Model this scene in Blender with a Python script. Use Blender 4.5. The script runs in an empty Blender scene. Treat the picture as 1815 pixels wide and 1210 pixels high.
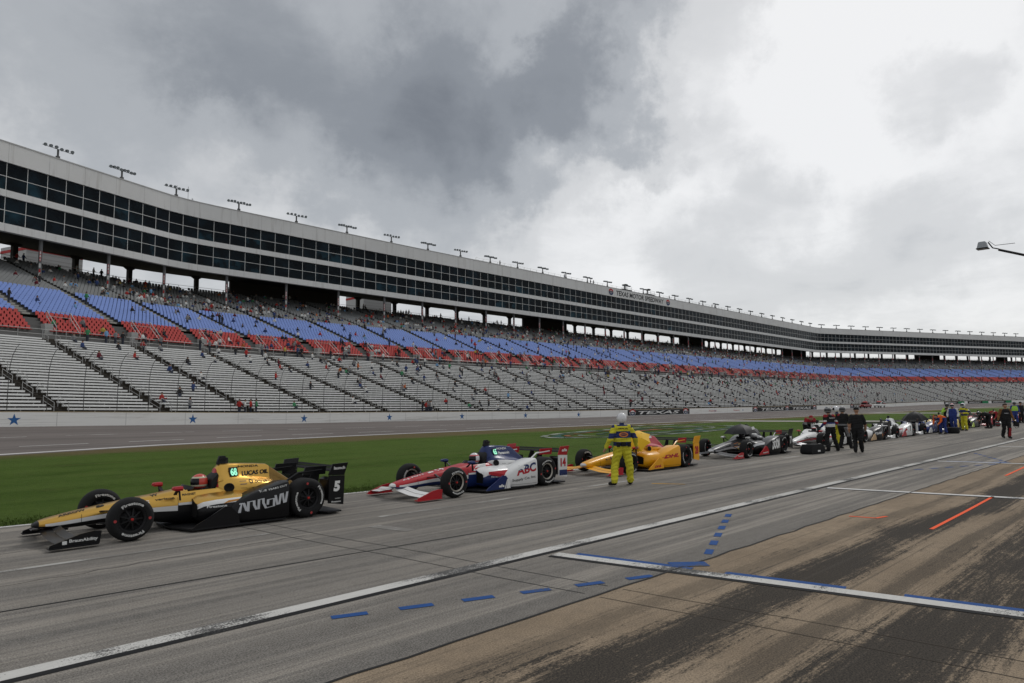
import bpy, bmesh, math, random
import numpy as np
from mathutils import Vector, Matrix
from mathutils.bvhtree import BVHTree
random.seed(5); np.random.seed(5)
R = math.radians
SC = bpy.context.scene
COL = SC.collection

# ---------------------------------------------------------------- camera
# world: x runs along the pit lane (away, to the picture's right), y across it towards the grandstand
cam_data = bpy.data.cameras.new('camera')
cam = bpy.data.objects.new('camera', cam_data); COL.objects.link(cam)
cam_data.sensor_width = 36.0
cam_data.lens = 36.0 * 1220 / 1815
cam_data.clip_start = 0.1; cam_data.clip_end = 6000
cam.location = (0, 0, 2.05)
cam.matrix_world = (Matrix.Translation((0, 0, 2.05)) @ Matrix.Rotation(R(-45), 4, 'Z')
                    @ Matrix.Rotation(R(90 + 5.245), 4, 'X') @ Matrix.Rotation(-0.012, 4, 'Z'))
SC.camera = cam

# ---------------------------------------------------------------- sky
SUN_AZ, SUN_EL = R(8), R(48)          # azimuth measured from +x towards +y
world = bpy.data.worlds.new('World'); SC.world = world; world.use_nodes = True
def build_world():
    nt = world.node_tree; N = nt.nodes; L = nt.links
    N.clear()
    def nd(t, **k):
        n = N.new(t)
        for a, b in k.items(): setattr(n, a, b)
        return n
    out = nd('ShaderNodeOutputWorld'); bg = nd('ShaderNodeBackground'); L.new(bg.outputs[0], out.inputs[0])
    bg.inputs[1].default_value = 0.1
    sky = nd('ShaderNodeTexSky'); sky.sky_type = 'NISHITA'; sky.sun_disc = False
    sky.sun_elevation = SUN_EL; sky.sun_rotation = R(90) - SUN_AZ
    tc = nd('ShaderNodeTexCoord')
    def math_(op, a, b=None, c=None, clamp=False):
        n = nd('ShaderNodeMath', operation=op); n.use_clamp = clamp
        for i, v in enumerate((a, b, c)):
            if v is None: continue
            if hasattr(v, 'links') or hasattr(v, 'is_linked'): L.new(v, n.inputs[i])
            else: n.inputs[i].default_value = v
        return n.outputs[0]
    def vmath(op, a, b=None, scale=None):
        n = nd('ShaderNodeVectorMath', operation=op)
        for i, v in enumerate((a, b)):
            if v is None: continue
            if hasattr(v, 'is_linked'): L.new(v, n.inputs[i])
            else: n.inputs[i].default_value = v
        if scale is not None: n.inputs['Scale'].default_value = scale
        return n
    def noise(vec, scale, detail, rough=0.55, dist=0.0):
        n = nd('ShaderNodeTexNoise'); n.inputs['Scale'].default_value = scale; n.inputs['Detail'].default_value = detail
        n.inputs['Roughness'].default_value = rough; n.inputs['Distortion'].default_value = dist
        L.new(vec, n.inputs['Vector']); return n
    d = vmath('NORMALIZE', tc.outputs['Generated']).outputs[0]
    sep = nd('ShaderNodeSeparateXYZ'); L.new(d, sep.inputs[0])
    zz = math_('ADD', math_('ABSOLUTE', sep.outputs[2]), 0.16)
    comb = nd('ShaderNodeCombineXYZ')
    L.new(math_('DIVIDE', sep.outputs[0], zz), comb.inputs[0]); L.new(math_('DIVIDE', sep.outputs[1], zz), comb.inputs[1])
    deck = comb.outputs[0]                       # position on the cloud deck overhead
    warp = noise(d, 3.2, 7, 0.6)
    wv = vmath('SUBTRACT', warp.outputs['Color'], (0.5, 0.5, 0.5)).outputs[0]
    warp2 = noise(d, 11.0, 6, 0.65)
    wv2 = vmath('SUBTRACT', warp2.outputs['Color'], (0.5, 0.5, 0.5)).outputs[0]
    dw = vmath('ADD', d, vmath('SCALE', wv, scale=0.30).outputs[0]).outputs[0]
    dw = vmath('NORMALIZE', vmath('ADD', dw, vmath('SCALE', wv2, scale=0.13).outputs[0]).outputs[0]).outputs[0]
    def blob(px, py, r0, r1):
        X, Z = (px - 907) / 1220, (717 - 0.012 * (px - 907) - py) / 1220
        v = Vector(((X + 1) / math.sqrt(2), (1 - X) / math.sqrt(2), Z)).normalized()
        dt = vmath('DOT_PRODUCT', dw, tuple(v)).outputs['Value']
        m = nd('ShaderNodeMapRange'); m.interpolation_type = 'SMOOTHSTEP'
        L.new(dt, m.inputs[0]); m.inputs[1].default_value = math.cos(R(r1)); m.inputs[2].default_value = math.cos(R(r0))
        return m.outputs[0]
    n1 = noise(deck, 0.9, 9, 0.56, 0.3).outputs['Fac']
    n2 = noise(deck, 2.6, 8, 0.6, 0.5).outputs['Fac']
    nz = math_('ADD', math_('MULTIPLY', n1, 0.65), math_('MULTIPLY', n2, 0.35))
    nz = math_('MULTIPLY', math_('SUBTRACT', nz, 0.5), 1.05)
    val = math_('ADD', nz, 0.60)
    for (px, py, r0, r1, amt) in BLOBS:
        val = math_('ADD', val, math_('MULTIPLY', blob(px, py, r0, r1), amt))
    val = math_('ADD', math_('MULTIPLY', val, 0.74), 0.21)
    ramp = nd('ShaderNodeValToRGB'); L.new(val, ramp.inputs[0])
    cr = ramp.color_ramp; cr.interpolation = 'EASE'
    while len(cr.elements) < 5: cr.elements.new(0.5)
    for e, (p, c) in zip(cr.elements, ((0.0, (0.145, 0.157, 0.176)), (0.25, (0.222, 0.238, 0.260)), (0.5, (0.365, 0.382, 0.402)),
                                       (0.75, (0.57, 0.577, 0.585)), (1.0, (0.76, 0.762, 0.765)))):
        e.position = p; e.color = (*c, 1)
    scl = vmath('SCALE', ramp.outputs[0], scale=10.0).outputs[0]
    mix = nd('ShaderNodeMix', data_type='RGBA'); mix.inputs['Factor'].default_value = 0.94
    L.new(sky.outputs[0], mix.inputs['A']); L.new(scl, mix.inputs['B'])
    L.new(mix.outputs['Result'], bg.inputs[0])
# broad masses of the storm cloud, given by where they stand in the sky (picture position, core and rim radius in degrees, brightness)
BLOBS = [(60, 60, 4, 16, -0.10), (300, 70, 4, 14, -0.26), (600, 90, 4, 15, -0.22), (900, 90, 4, 14, -0.22), (1170, 60, 5, 10, -0.38), (780, 270, 4, 12, -0.24),
         (1020, 210, 3, 9, -0.22), (470, 245, 0, 7, 0.22), (290, 250, 0, 7, 0.14), (640, 400, 1, 9, 0.12), (60, 230, 1, 13, 0.12),
         (1430, 80, 4, 17, 0.34), (1600, 280, 8, 32, 0.30), (1690, 100, 0.5, 6.0, -0.36), (1360, 260, 0.5, 5, -0.18), (1000, 420, 2, 12, 0.18),
         (1300, 400, 1, 8, -0.22), (1560, 400, 1, 8, -0.20)]
build_world()

sun_l = bpy.data.lights.new('sun', 'SUN'); sun_l.energy = 0.8; sun_l.angle = R(14); sun_l.color = (1.0, 0.97, 0.93)
sun = bpy.data.objects.new('sun', sun_l); COL.objects.link(sun)
sdir = Vector((math.cos(SUN_AZ) * math.cos(SUN_EL), math.sin(SUN_AZ) * math.cos(SUN_EL), math.sin(SUN_EL)))
sun.rotation_euler = sdir.to_track_quat('Z', 'Y').to_euler()
sun.location = (0, 0, 80)
SC.view_settings.view_transform = 'Standard'; SC.view_settings.look = 'None'
SC.view_settings.exposure = 0.22; SC.view_settings.gamma = 1.0; SC.view_settings.use_curve_mapping = False
SC.render.engine = 'CYCLES'
SC.cycles.max_bounces = 6; SC.cycles.diffuse_bounces = 3; SC.cycles.glossy_bounces = 3
SC.cycles.transmission_bounces = 4; SC.cycles.transparent_max_bounces = 8
try: SC.cycles.use_denoising = True
except Exception: pass

# ---------------------------------------------------------------- materials
MATS = {}
def mat(name, color, rough=0.6, metal=0.0, var=0.12, scale=6.0, bump=0.0, bscale=40.0, coat=0.0, emit=0.0, spec=0.25):
    """a principled material whose colour wanders by `var` with a noise and that may carry fine relief"""
    if name in MATS: return MATS[name]
    m = bpy.data.materials.new(name); m.use_nodes = True
    nt = m.node_tree; p = nt.nodes['Principled BSDF']; L = nt.links
    p.inputs['Roughness'].default_value = rough; p.inputs['Metallic'].default_value = metal
    p.inputs['Specular IOR Level'].default_value = spec
    p.inputs['Coat Weight'].default_value = coat; p.inputs['Coat Roughness'].default_value = 0.08
    tc = nt.nodes.new('ShaderNodeTexCoord')
    if var > 0:
        n = nt.nodes.new('ShaderNodeTexNoise'); n.inputs['Scale'].default_value = scale; n.inputs['Detail'].default_value = 5
        L.new(tc.outputs['Object'], n.inputs['Vector'])
        mx = nt.nodes.new('ShaderNodeMix'); mx.data_type = 'RGBA'
        mx.inputs['A'].default_value = (*[c * (1 - var) for c in color], 1)
        mx.inputs['B'].default_value = (*[min(1, c * (1 + var)) for c in color], 1)
        L.new(n.outputs['Fac'], mx.inputs['Factor']); L.new(mx.outputs['Result'], p.inputs['Base Color'])
    else:
        p.inputs['Base Color'].default_value = (*color, 1)
    if bump > 0:
        n2 = nt.nodes.new('ShaderNodeTexNoise'); n2.inputs['Scale'].default_value = bscale; n2.inputs['Detail'].default_value = 4
        L.new(tc.outputs['Object'], n2.inputs['Vector'])
        b = nt.nodes.new('ShaderNodeBump'); b.inputs['Strength'].default_value = bump; b.inputs['Distance'].default_value = 0.02
        L.new(n2.outputs['Fac'], b.inputs['Height']); L.new(b.outputs['Normal'], p.inputs['Normal'])
    if emit > 0:
        p.inputs['Emission Color'].default_value = (*color, 1); p.inputs['Emission Strength'].default_value = emit
    MATS[name] = m
    return m

class NT:
    """small helper to write node trees of surface materials"""
    def __init__(s, name):
        s.m = bpy.data.materials.new(name); s.m.use_nodes = True; s.t = s.m.node_tree
        s.p = s.t.nodes['Principled BSDF']
        s.tc = s.t.nodes.new('ShaderNodeTexCoord'); s.obj = s.tc.outputs['Object']
        sp = s.t.nodes.new('ShaderNodeSeparateXYZ'); s.t.links.new(s.obj, sp.inputs[0]); s.x, s.y, s.z = sp.outputs
    def link(s, v, inp):
        if hasattr(v, 'is_linked'): s.t.links.new(v, inp)
        elif isinstance(v, (tuple, list)) and len(v) == 3 and inp.type == 'RGBA': inp.default_value = (*v, 1)
        else: inp.default_value = v
    def math(s, op, a, b=None, clamp=False):
        n = s.t.nodes.new('ShaderNodeMath'); n.operation = op; n.use_clamp = clamp
        s.link(a, n.inputs[0])
        if b is not None: s.link(b, n.inputs[1])
        return n.outputs[0]
    def noise(s, scale, detail=5, rough=0.55, stretch=(1, 1, 1), dist=0.0, loc=(0, 0, 0)):
        mp = s.t.nodes.new('ShaderNodeMapping'); mp.inputs['Scale'].default_value = stretch; mp.inputs['Location'].default_value = loc
        s.t.links.new(s.obj, mp.inputs['Vector'])
        n = s.t.nodes.new('ShaderNodeTexNoise'); n.inputs['Scale'].default_value = scale; n.inputs['Detail'].default_value = detail
        n.inputs['Roughness'].default_value = rough; n.inputs['Distortion'].default_value = dist
        s.t.links.new(mp.outputs[0], n.inputs['Vector']); return n.outputs['Fac']
    def ramp(s, v, a, b, lo=0.0, hi=1.0, smooth=True):
        n = s.t.nodes.new('ShaderNodeMapRange'); n.interpolation_type = 'SMOOTHSTEP' if smooth else 'LINEAR'
        s.link(v, n.inputs[0]); n.inputs[1].default_value = a; n.inputs[2].default_value = b
        n.inputs[3].default_value = lo; n.inputs[4].default_value = hi; return n.outputs[0]
    def mix(s, f, a, b):
        n = s.t.nodes.new('ShaderNodeMix'); n.data_type = 'RGBA'
        s.link(f, n.inputs['Factor']); s.link(a, n.inputs['A']); s.link(b, n.inputs['B']); return n.outputs['Result']
    def bump(s, h, strength, dist=0.02):
        n = s.t.nodes.new('ShaderNodeBump'); n.inputs['Strength'].default_value = strength; n.inputs['Distance'].default_value = dist
        s.link(h, n.inputs['Height']); s.t.links.new(n.outputs[0], s.p.inputs['Normal'])
    def band(s, c, w, soft, wob=None):
        """1 where |y - c| < w, falling off over soft; wob moves the band sideways"""
        yy = s.y if wob is None else s.math('ADD', s.y, wob)
        return s.ramp(s.math('ABSOLUTE', s.math('SUBTRACT', yy, c)), w, w + soft, 1, 0)

def mat_asphalt():
    k = NT('pit_asphalt')
    fine = k.noise(60, 4, 0.8); med = k.noise(7, 6, 0.6); big = k.noise(0.35, 4)
    strk = k.noise(1.0, 6, 0.6, (0.05, 1.6, 1)); strk2 = k.noise(1.0, 5, 0.65, (0.12, 7, 1), 0, (3, 1, 0))
    c = k.mix(k.ramp(big, .35, .65), (0.250, 0.224, 0.190), (0.330, 0.298, 0.256))
    c = k.mix(k.math('MULTIPLY', k.ramp(strk, .44, .58), 0.8), c, (0.088, 0.082, 0.075))
    c = k.mix(k.math('MULTIPLY', k.ramp(strk2, .48, .60), 0.65), c, (0.070, 0.066, 0.061))
    wob = k.math('MULTIPLY', k.math('SUBTRACT', k.noise(0.25, 3), .5), 0.6)
    for cc, w, soft, a in ((8.35, 0.05, 0.10, .72), (9.6, .25, .5, .35), (7.2, .2, .6, .40), (11.9, .2, .4, .35), (12.9, .3, .5, .25)):
        c = k.mix(k.math('MULTIPLY', k.math('MULTIPLY', k.band(cc, w, soft, wob), k.ramp(k.noise(1.5, 5, .6, (.15, 3, 1)), .3, .6)), a), c, (0.05, 0.05, 0.05))
    c = k.mix(k.math('MULTIPLY', k.ramp(med, .3, .75), .25), c, (0.30, 0.285, 0.262))
    spk = k.ramp(fine, .36, .64)
    c = k.mix(spk, k.mix(.45, c, (0.04, 0.04, 0.04)), k.mix(.35, c, (0.46, 0.43, 0.39)))
    k.link(c, k.p.inputs['Base Color']); k.p.inputs['Roughness'].default_value = 0.9; k.p.inputs['Specular IOR Level'].default_value = .06
    k.bump(k.math('ADD', k.math('MULTIPLY', fine, .5), med), 0.5, 0.01)
    return k.m
def mat_stall():
    k = NT('stall_concrete')
    fine = k.noise(60, 4, .8); med = k.noise(5, 6, .6); big = k.noise(0.5, 4)
    c = k.mix(k.ramp(big, .3, .7), (0.262, 0.198, 0.134), (0.362, 0.280, 0.194))
    c = k.mix(k.math('MULTIPLY', k.ramp(med, .35, .7), .35), c, (0.17, 0.135, 0.10))
    drift = k.math('MULTIPLY', k.math('SUBTRACT', k.noise(1.0, 2, .5, (.09, 0, 0)), .5), 1.0)
    sub = lambda n: k.math('SUBTRACT', n, .5)
    rag = sub(k.noise(1.0, 7, .75, (0.16, 11, 1))); gr = sub(k.noise(40, 4, .85, (.5, 1, 1))); gr2 = sub(k.noise(11, 5, .8, (.3, 1, 1), 0, (2, 7, 0))); lon = sub(k.noise(1.0, 4, .6, (.3, .9, 1), 0, (4, 9, 0)))
    tex = k.math('ADD', k.math('ADD', k.math('MULTIPLY', rag, 1.9), k.math('MULTIPLY', gr, 1.7)), k.math('ADD', k.math('MULTIPLY', gr2, 1.2), k.math('MULTIPLY', lon, 1.6)))
    for cc, w, soft, a in ((3.34, 0.06, 0.62, .97), (1.75, 0.16, .75, .97), (2.55, .0, .3, .6), (0.3, .2, .8, .95), (4.1, .0, .3, .4)):
        v = k.math('ADD', k.band(cc, w, soft, drift), tex)
        c = k.mix(k.math('MULTIPLY', k.ramp(v, .32, .84), a), c, (0.014, 0.0135, 0.0135))
    thin = k.noise(1.0, 6, .6, (0.2, 13, 1), .3, (7, 2, 0))
    c = k.mix(k.math('MULTIPLY', k.ramp(thin, .56, .66), .55), c, (0.045, 0.04, 0.036))
    c = k.mix(k.math('MULTIPLY', k.ramp(fine, .36, .62), 1.0), k.mix(.45, c, (0.03, 0.03, 0.03)), k.mix(.12, c, (.5, .42, .33)))
    k.link(c, k.p.inputs['Base Color']); k.p.inputs['Roughness'].default_value = 0.9; k.p.inputs['Specular IOR Level'].default_value = .06
    k.bump(k.math('ADD', k.math('MULTIPLY', fine, .4), med), 0.4, 0.01)
    return k.m
def mat_paint(name, col, wear=0.5, under=(0.09, 0.088, 0.085)):
    k = NT(name)
    n = k.noise(9, 6, .75, (0.4, 1.5, 1)); f = k.noise(48, 4, .85); b = k.noise(0.6, 3)
    v = k.math('ADD', k.math('ADD', k.math('MULTIPLY', k.math('SUBTRACT', n, .5), 1.0), k.math('MULTIPLY', k.math('SUBTRACT', f, .5), 1.7)), k.math('MULTIPLY', k.math('SUBTRACT', b, .5), 2.2))
    w = k.ramp(v, .62 - wear, .80 - wear)
    c = k.mix(k.ramp(n, .2, .8), [x * .80 for x in col], col)
    c = k.mix(w, c, under)
    k.link(c, k.p.inputs['Base Color']); k.p.inputs['Roughness'].default_value = 0.8; k.p.inputs['Specular IOR Level'].default_value = .1
    return k.m
def mat_track():
    k = NT('race_asphalt')
    strk = k.noise(1.0, 6, .6, (0.012, .42, 1)); big = k.noise(0.08, 4); fine = k.noise(18, 4, .7)
    c = k.mix(k.ramp(big, .3, .7), (0.155, 0.136, 0.126), (0.195, 0.172, 0.160))
    c = k.mix(k.math('MULTIPLY', k.ramp(strk, .45, .68), .6), c, (0.085, 0.078, 0.075))
    c = k.mix(k.math('MULTIPLY', fine, .2), c, (0.08, 0.075, 0.07))
    k.link(c, k.p.inputs['Base Color']); k.p.inputs['Roughness'].default_value = 0.9; k.p.inputs['Specular IOR Level'].default_value = .08
    return k.m
def mat_grass():
    k = NT('mown_grass')
    n1 = k.noise(0.5, 6, .65); n2 = k.noise(9, 5, .75, (.5, 1, 1)); n3 = k.noise(60, 3, .8); mow = k.noise(1.0, 3, .5, (.02, .55, 1))
    c = k.mix(k.ramp(n1, .3, .7), (0.054, 0.098, 0.015), (0.082, 0.138, 0.024))
    c = k.mix(k.math('MULTIPLY', k.ramp(k.noise(.9, 6, .7, (.3, 1, 1), 0, (5, 5, 0)), .52, .68), .5), c, (0.120, 0.105, 0.040))
    c = k.mix(k.math('MULTIPLY', k.ramp(mow, .42, .56), .6), c, (0.096, 0.148, 0.032))
    c = k.mix(k.math('MULTIPLY', k.ramp(n2, .45, .72), .55), c, (0.028, 0.045, 0.013))
    c = k.mix(k.math('MULTIPLY', k.ramp(n3, .4, .7), .4), c, (0.080, 0.105, 0.036))
    # dry strip along the track's edge and a ragged one by the pit lane
    wob = k.math('MULTIPLY', k.math('SUBTRACT', k.noise(0.35, 5, .65), .5), 5.0)
    dry = k.ramp(k.math('ADD', k.y, wob), 34.0, 37.5)
    c = k.mix(k.math('MULTIPLY', dry, .85), c, k.mix(n2, (0.115, 0.085, 0.048), (0.175, 0.130, 0.075)))
    edge = k.ramp(k.math('ADD', k.y, k.math('MULTIPLY', wob, .12)), 14.25, 14.7, 1, 0)
    c = k.mix(k.math('MULTIPLY', edge, .6), c, (0.10, 0.085, 0.045))
    k.link(c, k.p.inputs['Base Color']); k.p.inputs['Roughness'].default_value = 0.9; k.p.inputs['Specular IOR Level'].default_value = .03
    k.bump(k.math('ADD', n2, k.math('MULTIPLY', n3, .8)), 0.9, 0.05)
    return k.m

# ---------------------------------------------------------------- mesh helpers
def tag(o, label=None, cat=None, group=None, kind=None):
    if label: o['label'] = label
    if cat: o['category'] = cat
    if group: o['group'] = group
    if kind: o['kind'] = kind
    return o
def empty(name, loc=(0, 0, 0), rz=0.0):
    o = bpy.data.objects.new(name, None); COL.objects.link(o); o.location = loc; o.rotation_euler = (0, 0, rz)
    o.empty_display_size = 0.2
    return o
def place(name, me, parent=None, loc=None, rz=None):
    o = bpy.data.objects.new(name, me); COL.objects.link(o)
    if parent is not None: o.parent = parent
    if loc is not None: o.location = loc
    if rz is not None: o.rotation_euler = (0, 0, rz)
    return o
class MB:
    """collects faces of one mesh"""
    def __init__(s): s.v = []; s.f = []; s.m = []
    def add(s, vs, fs, mi=0):
        o = len(s.v); s.v.extend([tuple(p) for p in vs])
        for f in fs: s.f.append(tuple(i + o for i in f)); s.m.append(mi)
        return s
    def box(s, x0, x1, y0, y1, z0, z1, mi=0):
        return s.add([(x0, y0, z0), (x1, y0, z0), (x1, y1, z0), (x0, y1, z0), (x0, y0, z1), (x1, y0, z1), (x1, y1, z1), (x0, y1, z1)],
                     [(0, 3, 2, 1), (4, 5, 6, 7), (0, 1, 5, 4), (1, 2, 6, 5), (2, 3, 7, 6), (3, 0, 4, 7)], mi)
    def bar(s, p, q, w, h=None, mi=0, up=(0, 0, 1)):
        h = h or w; p = Vector(p); q = Vector(q); d = (q - p).normalized(); u = Vector(up)
        if abs(d.dot(u)) > .98: u = Vector((1, 0, 0))
        a = d.cross(u).normalized(); b = a.cross(d).normalized()
        vs = [e + a * sx * w / 2 + b * sz * h / 2 for e in (p, q) for sx, sz in ((-1, -1), (1, -1), (1, 1), (-1, 1))]
        return s.add(vs, [(0, 3, 2, 1), (4, 5, 6, 7), (0, 1, 5, 4), (1, 2, 6, 5), (2, 3, 7, 6), (3, 0, 4, 7)], mi)
    def tube(s, pts, r, n=8, mi=0, cap=True):
        pts = [Vector(p) for p in pts]; rs = r if isinstance(r, (list, tuple)) else [r] * len(pts)
        rings = []; a = None
        for i, p in enumerate(pts):
            d = (pts[min(i + 1, len(pts) - 1)] - pts[max(i - 1, 0)]).normalized()
            if a is None:
                a = d.cross(Vector((0, 0, 1)))
                if a.length < .05: a = d.cross(Vector((1, 0, 0)))
            a = (a - d * a.dot(d)).normalized(); b = d.cross(a)
            rings.append([p + (a * math.cos(2 * math.pi * k / n) + b * math.sin(2 * math.pi * k / n)) * rs[i] for k in range(n)])
        return s.loft(rings, mi, cap)
    def loft(s, rings, mi=0, cap=True, closed=True, pick=None):
        o = len(s.v); n = len(rings[0])
        for r in rings: s.v.extend([tuple(p) for p in r])
        for i in range(len(rings) - 1):
            for k in range(n if closed else n - 1):
                k2 = (k + 1) % n
                s.f.append((o + i * n + k, o + i * n + k2, o + (i + 1) * n + k2, o + (i + 1) * n + k))
                s.m.append(pick(i, k) if pick else mi)
        if cap:
            s.f.append(tuple(o + k for k in reversed(range(n)))); s.m.append(pick(0, 0) if pick else mi)
            s.f.append(tuple(o + (len(rings) - 1) * n + k for k in range(n))); s.m.append(pick(len(rings) - 2, 0) if pick else mi)
        return s
    def prism(s, poly, y0, y1, mi=0):
        """polygon in (x, z) pushed along y"""
        n = len(poly)
        return s.add([(x, y0, z) for x, z in poly] + [(x, y1, z) for x, z in poly],
                     [tuple(range(n)), tuple(reversed(range(n, 2 * n)))] + [(i, i + n, (i + 1) % n + n, (i + 1) % n) for i in range(n)], mi)
    def lathe(s, prof, n=32, axis='y', c=(0, 0, 0), mi=0, pick=None):
        """profile of (radius, offset along the axis), both ends open"""
        rings = []
        for r, a in prof:
            ring = []
            for k in range(n):
                t = 2 * math.pi * k / n
                if axis == 'y': ring.append((c[0] + r * math.cos(t), c[1] + a, c[2] + r * math.sin(t)))
                else: ring.append((c[0] + r * math.cos(t), c[1] + r * math.sin(t), c[2] + a))
            rings.append(ring)
        return s.loft(rings, mi, False, True, pick)
    def mesh(s, name, mats, smooth=False, angle=None, fix=True):
        me = bpy.data.meshes.new(name); me.from_pydata(s.v, [], s.f)
        for m in (mats if isinstance(mats, (list, tuple)) else [mats]): me.materials.append(m)
        me.polygons.foreach_set('material_index', s.m)
        if fix:
            bm = bmesh.new(); bm.from_mesh(me); bmesh.ops.recalc_face_normals(bm, faces=bm.faces); bm.to_mesh(me); bm.free()
        if smooth:
            me.polygons.foreach_set('use_smooth', [True] * len(me.polygons))
            if angle: 
                try: me.set_sharp_from_angle(angle=R(angle))
                except Exception: pass
        me.update(); return me
    def build(s, name, mats, parent=None, smooth=False, angle=None, loc=None, rz=None, fix=True):
        return place(name, s.mesh(name, mats, smooth, angle, fix), parent, loc, rz)

# ---------------------------------------------------------------- lettering
TEXT_CACHE = {}
def text_mesh(txt, bold=0.0, shear=0.0):
    """flat triangulated lettering as (vertices in a box 0..1 by 0..1, faces, width/height)"""
    key = (txt, bold, shear)
    if key in TEXT_CACHE: return TEXT_CACHE[key]
    cu = bpy.data.curves.new('lettering', 'FONT'); cu.body = txt; cu.size = 1; cu.offset = bold; cu.shear = shear
    cu.fill_mode = 'FRONT'; cu.resolution_u = 3
    ob = bpy.data.objects.new('lettering', cu); COL.objects.link(ob)
    dg = bpy.context.evaluated_depsgraph_get()
    me = bpy.data.meshes.new_from_object(ob.evaluated_get(dg))
    bm = bmesh.new(); bm.from_mesh(me); bmesh.ops.triangulate(bm, faces=bm.faces)
    vs = np.array([v.co[:2] for v in bm.verts]); fs = [tuple(v.index for v in f.verts) for f in bm.faces]
    bm.free(); bpy.data.objects.remove(ob); bpy.data.meshes.remove(me); bpy.data.curves.remove(cu)
    lo, hi = vs.min(0), vs.max(0); vs = (vs - lo) / (hi - lo)
    TEXT_CACHE[key] = (vs, fs, (hi[0] - lo[0]) / (hi[1] - lo[1])); return TEXT_CACHE[key]
def flat_text(txt, p0, ex, ey, bold=0.0, shear=0.0, off=(0, 0, 0)):
    """MB with the lettering filling the parallelogram p0, p0+ex, p0+ey"""
    vs, fs, _ = text_mesh(txt, bold, shear); p0 = Vector(p0) + Vector(off); ex = Vector(ex); ey = Vector(ey)
    b = MB(); b.add([p0 + ex * a + ey * c for a, c in vs], fs); return b
# ================================================================ THE SETTING
def interp(x, xs, ys): return float(np.interp(x, xs, ys))
WALL_Z = ([-60, 10, 37, 90, 163, 266, 380, 540], [.95, .8, .25, -.3, -.4, -.3, .2, .3])
def smooth_path(pts, step=1.0, win=9):
    p = np.array(pts, float); s = np.r_[0, np.cumsum(np.hypot(*np.diff(p, axis=0).T))]
    return p, s
CW = [(-48, 51), (-20, 58.5), (10, 66.5), (36.8, 72.8), (57, 75.0), (90, 75.6), (163, 76.8), (266, 79), (329, 81), (356, 70.5), (430, 41), (560, -11)]
CB = [(-66, 76.3), (-37, 88), (-5, 100.9), (24, 112.6), (41.5, 119.6), (87, 122.3), (163, 125.4), (266, 128.4), (339, 130), (366, 119.3), (440, 89.7), (570, 37.7)]
CW = np.array(CW, float); CB = np.array(CB, float)
_mid = (CW + CB) / 2; _s = np.r_[0, np.cumsum(np.hypot(*np.diff(_mid, axis=0).T))]
_tt = np.arange(0, _s[-1], 1.0)
def _sm(c, win):
    a = np.stack([np.interp(_tt, _s, c[:, i]) for i in (0, 1)], 1)
    k = np.ones(win) / win; pad = np.pad(a, ((win // 2, win // 2), (0, 0)), 'edge')
    # linear extension keeps the ends straight
    pad[:win // 2] = a[0] + (np.arange(-(win // 2), 0)[:, None]) * (a[1] - a[0]); pad[-(win // 2):] = a[-1] + (np.arange(1, win // 2 + 1)[:, None]) * (a[-1] - a[-2])
    return np.stack([np.convolve(pad[:, i], k, 'valid') for i in (0, 1)], 1)
PW = _sm(CW, 31); PB = _sm(CB, 9); TMAX = _tt[-1]
def wall_xy(t): return np.array([np.interp(t, _tt, PW[:, 0]), np.interp(t, _tt, PW[:, 1])])
def bld_xy(t): return np.array([np.interp(t, _tt, PB[:, 0]), np.interp(t, _tt, PB[:, 1])])
def wall_z(t): return interp(wall_xy(t)[0], *WALL_Z)
def S(t, q, z):
    """a point of the stand: q = 0 at the track wall, 1 at the suites' front"""
    w, b = wall_xy(t), bld_xy(t); p = w + (b - w) * q
    return Vector((p[0], p[1], z + wall_z(t) * max(0, 1 - q)))
def t_of_bld_u(u): return float(np.interp(u, PB[:, 0], _tt))
def t_of_wall_u(u): return float(np.interp(u, PW[:, 0], _tt))
T0 = t_of_bld_u(20.4) - 40.0            # a bay starts at every column, ten metres apart
TA, TB = T0 + 10, T0 + 10 * int((TMAX - T0) / 10)
BAYS = np.arange(TA, TB + .1, 10.0)

def sheet(name, rows, m, kind='structure'):
    """a surface lofted through rows of points"""
    b = MB(); b.loft(rows, 0, False, False)
    o = b.build(name, m, fix=False)
    if o.data.polygons[0].normal.z < 0:
        o.data.flip_normals()
    return tag(o, kind=kind)

M_asph = mat_asphalt(); M_stall = mat_stall(); M_track = mat_track(); M_grass = mat_grass()
M_white_line = mat_paint('worn_white_paint', (0.60, 0.59, 0.56), .58)
M_white_fresh = mat_paint('white_paint', (0.66, 0.65, 0.63), .35)
M_faint_line = mat_paint('faint_white_paint', (0.42, 0.41, 0.385), .85, (0.19, 0.18, 0.165))
M_blue_line = mat_paint('blue_paint', (0.028, 0.085, 0.26), .35)
M_black_line = mat_paint('black_paint', (0.022, 0.022, 0.023), .35)
M_orange_line = mat_paint('orange_spray', (0.95, 0.13, 0.045), .15)
M_seam2 = mat('joint_line', (0.06, 0.048, 0.036), .9)
M_seam = mat('joint_tar', (0.018, 0.018, 0.018), .8)

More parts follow.
